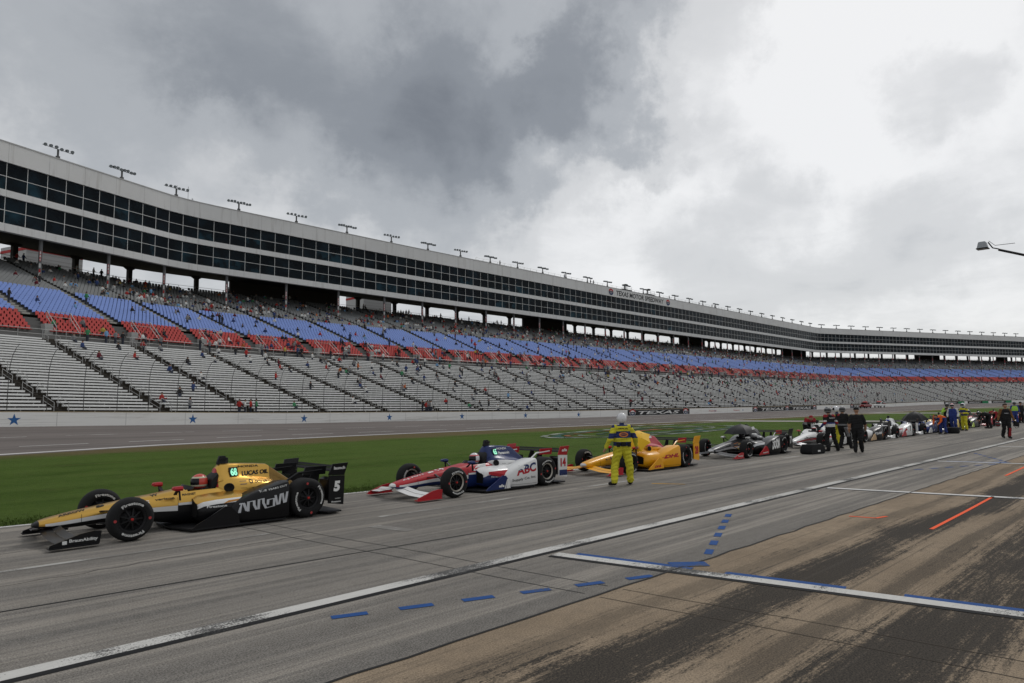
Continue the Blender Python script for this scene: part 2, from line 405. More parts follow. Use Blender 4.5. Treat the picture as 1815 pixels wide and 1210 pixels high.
GE = ([-120, 2.4, 9.3, 16, 25, 600], [19.0, 15.3, 14.55, 14.2, 14.25, 14.25])      # where the pit lane meets the grass
TI = ([-120, -40, 5.6, 13.6, 26, 47, 62, 90, 200, 300, 380, 600], [10, 26, 37.1, 39.6, 40.6, 40.3, 39.4, 38.6, 39.5, 40, 20, -60])  # the track's inner edge
us = np.r_[np.arange(-60, 120, 2.0), np.arange(120, 545, 8.0)]
g = MB(); g.add([(-3000, -3000, -1.2), (4000, -3000, -1.2), (4000, 4000, -1.2), (-3000, 4000, -1.2)], [(0, 1, 2, 3)])
tag(g.build('ground', mat('earth', (0.09, 0.085, 0.05), .95, var=.3, scale=.05)), kind='structure')
def ge(u): return interp(u, *GE)
def ti(u): return min(interp(u, *TI), float(np.interp(u, PW[:, 0], PW[:, 1])) - 6)
def wv(u): return float(np.interp(u, PW[:, 0], PW[:, 1]))
def wz(u): return interp(u, *WALL_Z)
def tz(u, v):
    """height of the banked track at (u, v)"""
    a, b = ti(u), wv(u); k = min(1, max(0, (v - a) / max(1, b - a)))
    return 0.12 * wz(u) * (1 - k) + wz(u) * k
pit = sheet('pit_road', [[(u, v, 0) for v in (4.78, 7, 9, 11, 13, ge(u))] for u in us], M_asph)
stall = sheet('pit_stall_apron', [[(u, v, 0) for v in (-90, -20, -5, 0, 2, 4.78)] for u in us], M_stall)
def gz(u, v):
    a, b = ge(u), ti(u); k = min(1, max(0, (v - a) / max(.5, b - a)))
    return tz(u, b) * k - 0.05 * math.sin(math.pi * k) - .012 * (1 - k)
sheet('infield_grass', [[(u, ge(u) + (max(ti(u), ge(u) + .5) - ge(u)) * k, gz(u, ge(u) + (max(ti(u), ge(u) + .5) - ge(u)) * k)) for k in np.linspace(0, 1, 13)] for u in us], M_grass)
track = sheet('race_track', [[(u, ti(u) + (wv(u) - ti(u)) * k, tz(u, ti(u) + (wv(u) - ti(u)) * k)) for k in np.linspace(0, 1, 9)] for u in us if wv(u) - ti(u) > 3], M_track)

def strip(name, parent, m, pts, w0, w1, zf, lift=.004):
    """a painted strip along pts, from w0 to w1 across"""
    rows = []
    for i, (u, v) in enumerate(pts):
        a = Vector(pts[max(0, i - 1)]); b = Vector(pts[min(len(pts) - 1, i + 1)]); d = (b - a).normalized(); n = Vector((-d.y, d.x))
        rows.append([(u + n.x * w, v + n.y * w, zf(u + n.x * w, v + n.y * w) + lift) for w in (w0, w1)])
    b = MB(); b.loft(rows, 0, False, False); o = b.build(name, m, parent, fix=False)
    if o.data.polygons[0].normal.z < 0: o.data.flip_normals()
    return o
Z0 = lambda u, v: 0.0
long_u = np.r_[np.arange(-40, 60, 2.0), np.arange(60, 420, 10.0)]
# solid white line between pit lane and stalls, its black border
strip('white_line', pit, M_white_line, [(u, 6.62) for u in np.arange(-40, 14.1, 2.0)], 0, .20, Z0)
strip('white_line', pit, mat_paint('dull_white_paint', (.52, .51, .48), .52), [(u, 6.62) for u in np.r_[np.arange(14, 60, 2.0), np.arange(60, 420, 10.0)]], 0, .20, Z0)
strip('black_border_line', pit, M_black_line, [(u, 6.62) for u in long_u], -.10, 0, Z0)
for k in range(-3, 40):
    a = 1.7 + 5.75 * k
    strip('lane_dash', pit, M_faint_line, [(a, 11.02 - .02 * k if k < 6 else 10.7), (a + 3.6, 10.95 - .02 * k if k < 6 else 10.7)], -.06, .06, Z0)
strip('lane_edge_line', pit, M_white_fresh, [(u, ge(u) - .16) for u in long_u], 0, .13, Z0)
strip('lane_tick', pit, M_faint_line, [(6.82, 10.25), (7.0, 9.4)], -.12, .12, Z0)
strip('yellow_tick', pit, mat_paint('yellow_spray', (.55, .30, .03), .4), [(15.1, 10.12), (15.52, 9.4)], -.05, .05, Z0)
strip('joint_seam', pit, M_seam, [(u, 8.95 - .07 * u if u < 9 else 8.32 + .0 * u) for u in np.arange(-10, 60, 1.5)], -.022, .022, Z0, .003)
for u0 in (5.2, 5.62, 15.9, 26.4, 37.0, 47.5, -4.8):
    n = 14; pts = [(u0 + .105 * (12.2 - v) + .02 * math.sin(v * 9), v) for v in np.linspace(12.6, 4.9, n)]
    strip('joint_seam', pit, M_seam, pts, -.007, .007, Z0, .003)
    pts = [(u0 + .105 * (12.2 - v) + .02 * math.sin(v * 9), v) for v in np.linspace(4.7, -3, n)]
    strip('joint_seam', stall, M_seam2, pts, -.006, .006, Z0, .003)
strip('joint_seam', stall, M_seam, [(u, 4.76 + .015 * math.sin(u * 5) + .01 * math.sin(u * 17)) for u in np.arange(-8, 60, .5)], -.016, .016, Z0, .006)
# long cracks of the lane
for (ua, va, ub, vb, s) in ((-1, 12.6, 4.5, 12.25, 1), (1.4, 10.1, 5.6, 10.35, 3), (9, 9.9, 17, 9.2, 5), (17, 9.6, 30, 9.0, 2), (10, 12.0, 22, 11.3, 8)):
    rr = random.Random(s); pts = [(ua + (ub - ua) * k / 24, va + (vb - va) * k / 24 + rr.uniform(-.06, .06)) for k in range(25)]
    strip('crack', pit, M_seam, pts, -.006, .006, Z0, .0035)
# stall dividers: white bar edged black and blue, with its chevron of blue dashes
for k, ud in enumerate((-2.4, 7.25, 16.95, 26.5, 36.1, 45.8, 55.5, 65.2, 75)):
    f = lambda v: ud + .19 * (6.4 - v)
    pts = [(f(v), v) for v in (6.45, 5.5, 4.5, 3.5, 2.5, 1.5, 0, -2)]
    strip('divider_bar', stall, M_white_line if k < 2 else M_white_fresh, pts, -.10, .10, Z0, .005)
    strip('divider_black_edge', stall, M_black_line, pts, -.20, -.10, Z0, .005)
    if k in (1, 3):
        for va, vb in ((6.2, 4.6), (4.2, 2.9), (2.35, 1.3), (0.7, -2)):
            strip('divider_blue_edge', stall, M_blue_line, [(f(va), va), (f((va + vb) / 2), (va + vb) / 2), (f(vb), vb)], .10, .21, Z0, .005)
        strip('divider_blue_mark', stall, M_blue_line, [(f(4.9) + .2, 4.95), (f(4.9) + .55, 4.62)], -.12, .12, Z0, .007)
        for n in range(6):
            a = ud - 3.62 + .63 * n
            strip('blue_dash', stall, M_blue_line, [(a, 6.17 - .395 * (a - ud + 3.62)), (a + .33, 6.17 - .395 * (a + .33 - ud + 3.62))], -.055, .055, Z0, .005)
            c = ud + 1.35 + .6 * n
            strip('blue_dash', stall, M_blue_line, [(c, 4.9 + .43 * (c - ud - 1.35)), (c + .30, 4.9 + .43 * (c + .3 - ud - 1.35))], -.055, .055, Z0, .005)
strip('orange_mark', stall, M_orange_line, [(12.57, 3.21), (15, 3.24), (17.56, 3.29)], -.03, .03, Z0, .005)
strip('orange_mark', stall, M_orange_line, [(13.05, 4.62), (13.13, 4.2)], -.03, .03, Z0, .005)
strip('orange_mark', stall, M_orange_line, [(13.13, 4.2), (13.45, 4.12)], -.03, .03, Z0, .005)
strip('orange_mark', stall, M_orange_line, [(22.5, 3.9), (28, 4.0)], -.03, .03, Z0, .005)
# the track's own lines
strip('inner_white_line', track, M_white_fresh, [(u, ti(u) + .5) for u in np.arange(-50, 350, 3.0)], 0, .42, tz)
for k in range(-4, 60):
    for v0, ph in ((45.0, 7.2), (53.5, 11.2), (61, 8.2)):
        a = ph + 5.35 * k
        if a > 300: continue
        v = v0 + (0 if a > 20 else (a - 20) * .18)
        if v0 == 61 and a < 80: continue
        strip('lane_dash', track, M_white_fresh, [(a, v), (a + 3.2, v + (.5 if a < 20 else 0))], -.09, .09, tz, .01)
# a concrete road and a second one cross the infield
M_conc = mat('pale_concrete', (0.33, 0.31, 0.28), .9, var=.2, scale=.6, bump=.2)
for (ua, wd, k) in ((67.5, 4.5, 0), (118, 7, 1), (190, 8, 2)):
    rows = []
    for s in np.linspace(0, 1, 14):
        v = 14.2 + (39.5 - 14.2) * s; u = ua + (1 - s) * 9
        rows.append([(u, v, gz(u, v) + .02), (u + wd, v, gz(u + wd, v) + .02)])
    sheet('infield_road', rows, M_conc)
# the sponsor's oval painted on the grass
def grass_ring(name, cu, cv, ru, rv, w, m, lift, a0=0, a1=360):
    rows = []
    for a in np.linspace(R(a0), R(a1), 60):
        row = []
        for k in (0, 1):
            x = (ru - w * k) * math.cos(a); y = (rv - w * .8 * k) * math.sin(a)
            u = cu + x * .94 - y * .34; v = cv + x * .10 + y * .94
            row.append((u, v, gz(u, v) + lift))
        rows.append(row)
    b = MB(); b.loft(rows, 0, False, False); return b, name, m
logo = empty('painted_grass_logo', (0, 0, 0))
tag(logo, 'oval green, orange and white logo painted on the infield grass', 'grass logo')
gp = lambda n, c: mat_paint(n, c, .75, (0.045, 0.07, 0.02))
for (ru, rv, w, nm, col, lift, a0, a1) in ((13.5, 4.4, .55, 'grass_white', (.42, .45, .40), .03, 0, 360), (12.7, 3.8, .8, 'grass_green', (.02, .09, .075), .034, 0, 360),
                                   (11.5, 3.1, .5, 'grass_orange', (.28, .10, .03), .034, 20, 200), (10.2, 2.5, .45, 'grass_white2', (.45, .47, .42), .034, 150, 400),
                                   (8.0, 1.9, .6, 'grass_teal', (.03, .10, .09), .034, 0, 360), (6.0, 1.2, 1.0, 'grass_orange2', (.40, .12, .03), .034, 0, 180)):
    b, n, m = grass_ring('ring', 44.5, 29.4, ru, rv, w, gp(nm, col), lift, a0, a1)
    o = b.build('painted_band', m, logo, fix=False)
    if o.data.polygons[0].normal.z < 0: o.data.flip_normals()
b = MB(); b.add([(u, v, gz(u, v) + .03) for u, v in ((48, 36.3), (66, 35.2), (66, 35.9), (50, 36.9))], [(0, 1, 2, 3)])
b.build('painted_band', gp('grass_white3', (.5, .5, .46)), logo, fix=False)

rg = np.random.RandomState(3); nb = 26000
uu = np.r_[rg.uniform(-3, 14, nb * 6 // 10), rg.uniform(14, 46, nb * 4 // 10)]; nb = len(uu)
off = np.abs(rg.normal(0, .45, nb)) - .07; vv = np.interp(uu, *GE) + off; hh = rg.uniform(.025, .075, nb); aa = rg.uniform(0, 6.28, nb); ww = rg.uniform(.008, .016, nb); lx, ly = rg.normal(0, .025, nb), rg.normal(0, .025, nb)
zz = np.full(nb, -.012); V = np.stack([np.stack([uu - ww * np.cos(aa), vv - ww * np.sin(aa), zz], 1), np.stack([uu + ww * np.cos(aa), vv + ww * np.sin(aa), zz], 1), np.stack([uu + lx, vv + ly, zz + hh], 1)], 1).reshape(-1, 3)
me = bpy.data.meshes.new('grass_tufts'); me.from_pydata(V.tolist(), [], np.arange(nb * 3).reshape(-1, 3).tolist()); me.materials.append(mat('grass_blade', (0.075, 0.115, 0.022), .9, var=.45, scale=1.2)); me.update()
tag(place('grass_tufts', me), 'ragged grass blades along the pit lane edge', 'grass', kind='stuff')

# ================================================================ TRACK WALL AND CATCH FENCE
def mat_wall():
    k = NT('white_wall_paint'); sc = k.noise(1.0, 6, .7, (.10, .10, 5)); sc2 = k.noise(.5, 5, .7, (.3, .3, 2), 0, (3, 3, 3))
    c = k.mix(k.math('MULTIPLY', k.ramp(sc, .52, .66), .35), (0.80, 0.795, 0.765), (.30, .29, .28)); c = k.mix(k.math('MULTIPLY', k.ramp(sc2, .55, .75), .4), c, (.42, .38, .33))
    k.link(c, k.p.inputs['Base Color']); k.p.inputs['Roughness'].default_value = .7; k.p.inputs['Specular IOR Level'].default_value = .2; return k.m
M_wall = mat_wall()
wall = empty('track_wall', (0, 0, 0)); tag(wall, 'low white barrier wall with blue stars running along the far side of the track', 'wall')
WH = 1.15
tw = np.arange(2, TMAX - 2, 2.0)
def wall_frame(t):
    a, c = wall_xy(t - .5), wall_xy(t + .5); d = Vector((c[0] - a[0], c[1] - a[1], 0)).normalized()
    return Vector((*wall_xy(t), wall_z(t))), d, Vector((d.y, -d.x, 0))       # point, along, towards the track
rows = []
for t in tw:
    p, d, n = wall_frame(t)
    rows.append([p + n * 0 + Vector((0, 0, z)) + n * o for o, z in ((.0, -.6), (.0, WH), (-.5, WH), (-.5, -.6))])
b = MB(); b.loft(rows, 0, True, True); b.build('barrier_face', M_wall, wall)
M_rail = mat('wall_joint', (0.33, 0.33, 0.32), .7)
for i, t in enumerate(np.arange(6, 300, 6.1)):
    p, d, n = wall_frame(t); q = p + n * .004
    b = MB(); b.add([q - d * .015, q + d * .015, q + d * .015 + Vector((0, 0, WH)), q - d * .015 + Vector((0, 0, WH))], [(0, 1, 2, 3)]); b.build('wall_joint', M_rail, wall)
rows = []
for t in tw:
    p, d, n = wall_frame(t); rows.append([p + n * o + Vector((0, 0, WH + z)) for o, z in ((-.45, 0), (-.05, 0), (-.05, .07), (-.45, .07))])
b = MB(); b.loft(rows, 0, True, True); b.build('wall_cap', mat('cap_tan', (0.33, 0.27, 0.18), .8), wall)
M_star = mat('star_blue', (0.03, 0.12, 0.32), .6)
uS = [-3, 10.8, 25.8, 39, 51.8, 64.8, 78.2, 91.5, 139.5, 153, 206, 219, 262, 276]
for u in uS:
    t = t_of_wall_u(u); p, d, n = wall_frame(t); c = p + n * .006 + Vector((0, 0, .53)); r = .50 if u < 130 else .3
    pts = [c + d * (math.sin(math.pi * k / 5) * (r if k % 2 == 0 else r * .39)) + Vector((0, 0, math.cos(math.pi * k / 5) * (r if k % 2 == 0 else r * .39))) for k in range(10)]
    b = MB(); b.add([c] + pts, [(0, 1 + k, 1 + (k + 1) % 10) for k in range(10)]); b.build('star', M_star, wall, fix=False)
def wall_patch(name, u0, u1, z0, z1, m, off=.006, parent=None):
    ts = np.linspace(t_of_wall_u(u0), t_of_wall_u(u1), max(2, int((u1 - u0) / 2) + 1)); rows = []
    for t in ts:
        p, d, n = wall_frame(t); rows.append([p + n * off + Vector((0, 0, z0)), p + n * off + Vector((0, 0, z1))])
    b = MB(); b.loft(rows, 0, False, False); return b.build(name, m, parent or wall, fix=False)
def wall_text(txt, u0, u1, z0, z1, m, parent, bold=.02, shear=.25):
    p, d, n = wall_frame(t_of_wall_u(u0)); q, _, _ = wall_frame(t_of_wall_u(u1)); o = n * .02
    vs, fs, _ = text_mesh(txt, bold, shear); b = MB()
    b.add([p + (q - p) * a + o + Vector((0, 0, z0 + (z1 - z0) * c)) for a, c in vs], fs); return b.build('lettering', m, parent, fix=False)
M_ban = mat('banner_black', (0.014, 0.014, 0.016), .6); M_wht = mat('print_white', (0.72, 0.72, 0.70), .6, var=.03)
M_redp = mat('print_red', (0.45, 0.03, 0.03), .6, var=.05); M_grn = mat('print_green', (0.02, 0.22, 0.09), .6, var=.05)
def speed_badge(u, parent, s=1.0):
    """round badge standing a little over the wall top: red arc, white middle, dark foot"""
    p, d, n = wall_frame(t_of_wall_u(u)); c = p + n * .03 + Vector((0, 0, .62))
    def arc(a0, a1, r0, r1): 
        return [c + d * (r * s * 1.7 * math.cos(R(a))) + Vector((0, 0, r * s * math.sin(R(a)))) for r, aa in ((r1, np.linspace(a0, a1, 12)), (r0, np.linspace(a1, a0, 12))) for a in aa]
    for (pts, m, k) in ((arc(0, 360, 0.0, .62), M_wht, 0), (arc(15, 165, .42, .62), M_redp, 1), (arc(200, 340, .30, .55), mat('badge_navy', (.03, .05, .12), .6), 2)):
        b = MB(); off = n * .006 * k; b.add([q + off for q in pts], [(i, i + 1, 22 - i, 23 - i) for i in range(11)]); b.build('badge_field', m, parent, fix=False)
    b = MB(); b.box(-.9 * s, .9 * s, -.01, .01, -.12, .13)
    b.v = [tuple(c + n * .02 + d * x + n * (-y) + Vector((0, 0, z))) for x, y, z in b.v]; b.build('badge_letter_bar', mat('badge_grey', (.12, .12, .15), .6), parent)
for (u0, u1, txts) in ((106, 128.5, [(109.5, 124.5, 'TEXAS')]), (158, 199, [(163, 176.5, 'TEXAS'), (182, 195, 'TEXAS')]), (227, 247, [(230.5, 243.5, 'TEXAS')])):
    o = wall_patch('banner', u0, u1, .06, WH - .02, M_ban)
    for a, c, s in txts: wall_text(s, a, c, .26, .88, M_wht, o)
    for uu in ([u0 + 1.6, u1 - 1.6] + ([(u0 + u1) / 2] if len(txts) > 1 else [])): speed_badge(uu, o)
for u0 in (336, 351, 366):
    o = wall_patch('banner', u0, u0 + 13, .06, WH - .02, M_ban); wall_text('SPEEDWAY', u0 + .8, u0 + 8.3, .3, .85, M_wht, o); wall_patch('green_field', u0 + 9.2, u0 + 13, .08, WH - .04, M_grn, .012, o)
for u0, u1, s in ((134.5, 141, 'Firestone'), (146, 152, 'Firestone'), (208, 212, 'Firestone'), (214, 218, 'Firestone')):
    wall_text(s, u0 + 2.3, u1 - .8, .42, .72, M_redp, wall, .01, 0)

fence = empty('catch_fence', (0, 0, 0)); tag(fence, 'tall thin catch fence with curved posts standing on the white track wall', 'fence')
M_post = mat('fence_post_steel', (0.09, 0.09, 0.09), .55, .4)
M_cable = mat('fence_cable', (0.10, 0.10, 0.10), .5, .6)
POST = [(-.25, 0), (-.25, 1.6), (-.22, 2.8), (-.08, 3.7), (.25, 4.45), (.75, 5.0), (1.35, 5.3)]
b = MB(); b.tube([(0, -o, z) for o, z in POST], [.028, .028, .026, .024, .022, .02, .018], 6)
post_me = b.mesh('post', M_post, True)
tp = np.arange(t_of_wall_u(-12), t_of_wall_u(395), 3.05)
for t in tp:
    p, d, n = wall_frame(t); o = place('post', post_me, fence, p + Vector((0, 0, WH)), math.atan2(d.y, d.x))
for (o_, z_) in POST[1:]:
    b = MB(); b.tube([wall_frame(t)[0] + wall_frame(t)[2] * o_ + Vector((0, 0, WH + z_)) for t in tp[::2]], .006, 4); b.build('cable', M_cable, fence)

# ================================================================ GRANDSTAND SEATING
M_deck_low = mat('stand_steel_brown', (0.042, 0.036, 0.028), .85, var=.25, scale=.7)
M_deck_up = mat('stand_concrete', (0.16, 0.158, 0.152), .85, var=.15, scale=.5)
M_bench = mat('bench_aluminium', (0.86, 0.86, 0.84), .5, var=.10, scale=1.5)
M_leg = mat('bench_leg', (0.55, 0.55, 0.53), .5)
stand = empty('grandstand', (0, 0, 0)); tag(stand, 'long curving grandstand of white benches with red, blue and grey seat bands above', 'grandstand')
# tiers: (q start, q end, z start, z end, rows)
TIER = {'bench': (.045, .53, 1.5, 9.9, 26), 'red': (.55, .622, 10.3, 12.7, 6), 'blue': (.622, .86, 12.7, 17.2, 13), 'grey': (.86, 1.27, 17.2, 23.9, 22)}
def tier_rows(k):
    q0, q1, z0, z1, n = TIER[k]
    return [(q0 + (q1 - q0) * i / n, q0 + (q1 - q0) * (i + 1) / n, z0 + (z1 - z0) * i / n) for i in range(n)]
td = np.arange(TA, TB + .1, 5.0)
for k, m in (('bench', M_deck_low), ('red', M_deck_up), ('blue', M_deck_up), ('grey', M_deck_up)):
    prof = []
    for (qa, qb, z) in tier_rows(k): prof += [(qa, z), (qb, z)]
    q0, q1, z0, z1, n = TIER[k]
    if k == 'bench': prof = [(.02, -2.0), (.02, 1.2)] + [(qa, z - .42) for qa, z in prof] + [(.533, 9.7), (.546, 9.7)]
    if k == 'red': prof = [(.546, 9.65)] + prof
    if k == 'grey': prof = prof + [(1.27, 23.9), (1.30, 23.9), (1.30, 10)]
    b = MB(); b.loft([[S(t, q, z) for q, z in prof] for t in td], 0, False, False)
    b.build('seating_deck', m, stand, fix=False)
# benches: one board and its legs for each row of each section; the 300 that show largest stand alone
def bench_mb(bay, row):
    qa, qb, z = row; b = MB(); a, c = bay + .75, bay + 9.25; q = qa + (qb - qa) * .35
    p0, p1 = S(a, q, z), S(c, q, z); b.bar(p0, p1, .34, .16, 0); 
    dz = Vector((0, 0, .42))
    for k in range(5):
        f = .06 + .22 * k; p = p0.lerp(p1, f) - Vector((0, 0, .07)); b.bar(p - dz * .86, p, .06, .06, 1)
    # the back-of-foot board of the row
    e = (p0 - p1).normalized(); nrm = Vector((e.y, -e.x, 0)); nrm = nrm if nrm.y > 0 else -nrm
    return b
cand = []
for bay in BAYS:
    for ri, row in enumerate(tier_rows('bench')):
        c = S(bay + 5, row[0], row[2]); cand.append((c.length, bay, ri, row, c))
def in_view(p, m=.05):
    X, D = (p.x - p.y) / math.sqrt(2), (p.x + p.y) / math.sqrt(2)
    return D > 1 and abs(X / D) < .744 + m
cand = [c for c in cand if in_view(c[4], .12)]
cand.sort(key=lambda c: c[0])
rest = MB()
for n, (dist, bay, ri, row, c) in enumerate(cand):
    b = bench_mb(bay, row)
    if n < 300: b.build('bench', [M_bench, M_leg], stand, fix=False)
    else:
        o = len(rest.v); rest.v.extend(b.v); rest.f.extend(tuple(i + o for i in f) for f in b.f); rest.m.extend(b.m)
tag(rest.build('distant_benches', [M_bench, M_leg], stand, fix=False), kind='stuff')
# bucket seats of the upper tiers
def seat_field(key, color, name):
    V = []; F = []
    proto = np.array([(-.21, .17, .38), (.21, .17, .38), (.21, .24, .86), (-.21, .24, .86), (-.21, -.22, .42), (.21, -.22, .42), (.21, -.22, .34), (-.21, -.22, .34), (-.21, .28, .86), (.21, .28, .86), (.21, .22, .36), (-.21, .22, .36)])
    pf = [(0, 1, 2, 3), (4, 5, 1, 0), (7, 6, 5, 4), (3, 2, 9, 8), (8, 9, 10, 11), (7, 11, 10, 6)]
    n = 0
    for bay in BAYS:
        if not in_view(S(bay + 5, 1, 0), .35): continue
        gap = 1.7 if key != 'grey' else 1.3
        for (qa, qb, z) in tier_rows(key):
            p0, p1 = S(bay + gap * .5, qa + (qb - qa) * .62, z), S(bay + 10 - gap * .5, qa + (qb - qa) * .62, z)
            d = (p1 - p0); L = d.length; d.normalize(); cnt = int(L / .53); nx = np.array((-d.y, d.x, 0)); dx = np.array(d)
            for k in range(cnt):
                if key == 'red' and random.random() < .02: continue
                c = np.array(p0) + dx * ((k + .5) * L / cnt)
                V.append(c + proto[:, :1] * dx + proto[:, 1:2] * nx + proto[:, 2:3] * np.array((0, 0, 1)))
                F.extend([tuple(i + n for i in f) for f in pf]); n += 12
    V = np.concatenate(V); me = bpy.data.meshes.new(name)
    me.vertices.add(len(V)); me.vertices.foreach_set('co', V.astype(np.float32).ravel())
    me.loops.add(len(F) * 4); me.loops.foreach_set('vertex_index', np.array(F, np.int32).ravel())
    me.polygons.add(len(F)); me.polygons.foreach_set('loop_start', np.arange(0, len(F) * 4, 4, dtype=np.int32))
    me.materials.append(color); me.update(calc_edges=True)
    return tag(place(name, me, stand), kind='stuff')
seat_field('red', mat('red_seat', (0.40, 0.060, 0.055), .85, var=.12, scale=.4), 'red_seating')
seat_field('blue', mat('blue_seat', (0.185, 0.270, 0.58), .85, var=.12, scale=.4), 'blue_seating')
seat_field('grey', mat('grey_seat', (0.19, 0.195, 0.195), .85, var=.12, scale=.4), 'grey_seating')
# aisles with their rails, walkway rail, rear rail
M_hand = mat('rail_galvanised', (0.42, 0.42, 0.41), .45, .3)
M_step = mat('aisle_step', (0.11, 0.10, 0.088), .85, var=.2)
M_step_up = mat('upper_aisle_step', (0.40, 0.39, 0.35), .85, var=.2)
for n, bay in enumerate(BAYS):
    if not in_view(S(bay, .4, 0), .2): continue
    b = MB()
    for (qa, qb, z) in tier_rows('bench'):
        for h in range(2):
            q = qa + (qb - qa) * h / 2; zz = z - .42 + .165 * h + .02
            b.bar(S(bay - .5, q + .004, zz), S(bay + .5, q + .004, zz), .40, .05)
    b.build('aisle_stair', M_step, stand, fix=False)
    b = MB()
    for key in ('blue', 'grey'):
        for (qa, qb, z) in tier_rows(key):
            b.bar(S(bay - .42, qa + (qb - qa) * .4, z + .1), S(bay + .42, qa + (qb - qa) * .4, z + .1), .34, .2)
    b.build('aisle_stair', M_step_up, stand, fix=False)
    if bay - BAYS[0] > 130: continue
    rws = tier_rows('bench')
    for side in (-.62, .62):
        for i in range(0, 26, 4):
            j = min(i + 2, 25); (qa, _, za), (qc, _, zc) = rws[i], rws[j]
            p, q = S(bay + side, qa, za - .42), S(bay + side, qc, zc - .42); up = Vector((0, 0, .95))
            b = MB(); b.tube([p, p + up, q + up, q], .028, 5)
            b.tube([p + up * .55, q + up * .55], .02, 4)
            b.build('aisle_handrail', M_hand, stand)
for (q, z, nm) in ((.545, 9.7, 'walkway_rail'), (1.295, 23.9, 'rear_rail')):
    b = MB()
    for h in ((.5, 1.05) if q < 1 else (.6, 1.1)): b.tube([S(t, q, z + h) for t in td], .03, 4)
    for t in np.arange(TA, TB, 2.5): b.bar(S(t, q, z), S(t, q, z + (1.05 if q < 1 else 1.1)), .05, .05)
    b.build(nm, M_hand, stand, fix=False)
# stair heads cut into the red band: a rail frame with a pale cabinet
M_cab = mat('cabinet_grey', (0.34, 0.34, 0.33), .6)
for n, bay in enumerate(BAYS):
    c = S(bay + 5, .57, 11.2)
    if not in_view(c, .05) or bay - BAYS[0] > 330: continue
    b = MB()
    for a in (1.6, 4.2):
        for qq, zz in ((.552, 9.9), (.60, 11.9)): b.bar(S(bay + a, qq, zz), S(bay + a, qq, zz + 1.3), .06, .06)
    for h in (.7, 1.3):
        for a in (1.6, 4.2): b.bar(S(bay + a, .552, 9.9 + h), S(bay + a, .60, 11.9 + h), .05, .05)
        b.bar(S(bay + 1.6, .60, 11.9 + h), S(bay + 4.2, .60, 11.9 + h), .05, .05)
    b.build('stairhead_rail', M_hand, stand, fix=False)
    b = MB(); b.bar(S(bay + .9, .556, 10.75), S(bay + .9, .575, 10.75), .9, 1.5); b.build('cabinet', M_cab, stand)

# ================================================================ SUITE BUILDING
ZB = dict(foot=25.4, g0=26.45, g1=30.0, h0=30.9, h1=34.6, top=37.3)
bld = empty('suite_building', (0, 0, 0)); tag(bld, 'long white building with two storeys of dark windows raised over the grandstand', 'building')
def mat_panel(name, col, dirt):
    k = NT(name); run = k.noise(1.0, 5, .6, (1.6, 1.6, .12)); big = k.noise(.12, 4)
    c = k.mix(k.ramp(big, .3, .7), [v * .92 for v in col], col); c = k.mix(k.math('MULTIPLY', k.ramp(run, .52, .75), .38), c, dirt)
    k.link(c, k.p.inputs['Base Color']); k.p.inputs['Roughness'].default_value = .6; k.p.inputs['Specular IOR Level'].default_value = .2; return k.m
M_pan = mat_panel('panel_white', (0.70, 0.70, 0.685), (.36, .34, .31))
M_sof = mat('soffit_dark', (0.055, 0.052, 0.05), .85)
def bframe(t):
    a, c = bld_xy(t - .4), bld_xy(t + .4); d = Vector((c[0] - a[0], c[1] - a[1], 0)).normalized()
    return Vector((*bld_xy(t), 0)), d, Vector((d.y, -d.x, 0))
tb = np.arange(TA, TB + .1, 2.5)
def bloft(name, prof, m, parent=bld, cap=True, closed=True, ts=tb):
    rows = []
    for t in ts:
        p, d, n = bframe(t); rows.append([p + n * o + Vector((0, 0, z)) for o, z in prof])
    b = MB(); b.loft(rows, 0, cap, closed); return b.build(name, m, parent)
bloft('parapet', [(0.25, ZB['h1']), (0.25, ZB['top']), (-.5, ZB['top']), (-.5, ZB['h1'])], M_pan)
bloft('roof_edge', [(.30, ZB['top'] - .12), (.30, ZB['top'] + .06), (-.55, ZB['top'] + .06), (-.55, ZB['top'] - .12)], mat('roof_flashing', (.42, .42, .41), .5))
bloft('storey_band', [(0.25, ZB['g1']), (0.25, ZB['h0']), (-.5, ZB['h0']), (-.5, ZB['g1'])], M_pan)
bloft('storey_band', [(0.25, ZB['foot']), (0.25, ZB['g0']), (-.5, ZB['g0']), (-.5, ZB['foot'])], M_pan)
bloft('soffit', [(-.5, 26.1), (-.5, 26.4), (-15.5, 27.6), (-15.5, 27.3)], M_sof)
bloft('rear_wall', [(-15.0, 27.2), (-15.0, ZB['top']), (-15.4, ZB['top']), (-15.4, 27.2)], M_sof)
bloft('roof', [(-.4, ZB['top'] - .3), (-.4, ZB['top'] - .1), (-15.2, ZB['top'] - .1), (-15.2, ZB['top'] - .3)], M_sof)
bloft('suite_floor', [(-.2, ZB['g1'] + .2), (-.2, ZB['h0'] - .2), (-14.9, ZB['h0'] - .2), (-14.9, ZB['g1'] + .2)], mat('suite_floor', (.05, .05, .055), .8))
bloft('inner_wall', [(-5.0, ZB['g0']), (-5.0, ZB['h1']), (-5.3, ZB['h1']), (-5.3, ZB['g0'])], mat('suite_wall', (.035, .04, .045), .8, var=.5, scale=.15))
def mat_glass(name='tinted_glass', hi=(0.010, 0.020, 0.028), al=.93):
    k = NT(name); n = k.noise(.35, 3)
    k.p.inputs['Base Color'].default_value = (0.012, 0.017, 0.022, 1); k.p.inputs['Roughness'].default_value = .12
    k.link(k.mix(k.ramp(n, .4, .7), (0.006, 0.009, 0.012), hi), k.p.inputs['Base Color'])
    k.p.inputs['Specular IOR Level'].default_value = .07; k.p.inputs['Alpha'].default_value = al
    return k.m
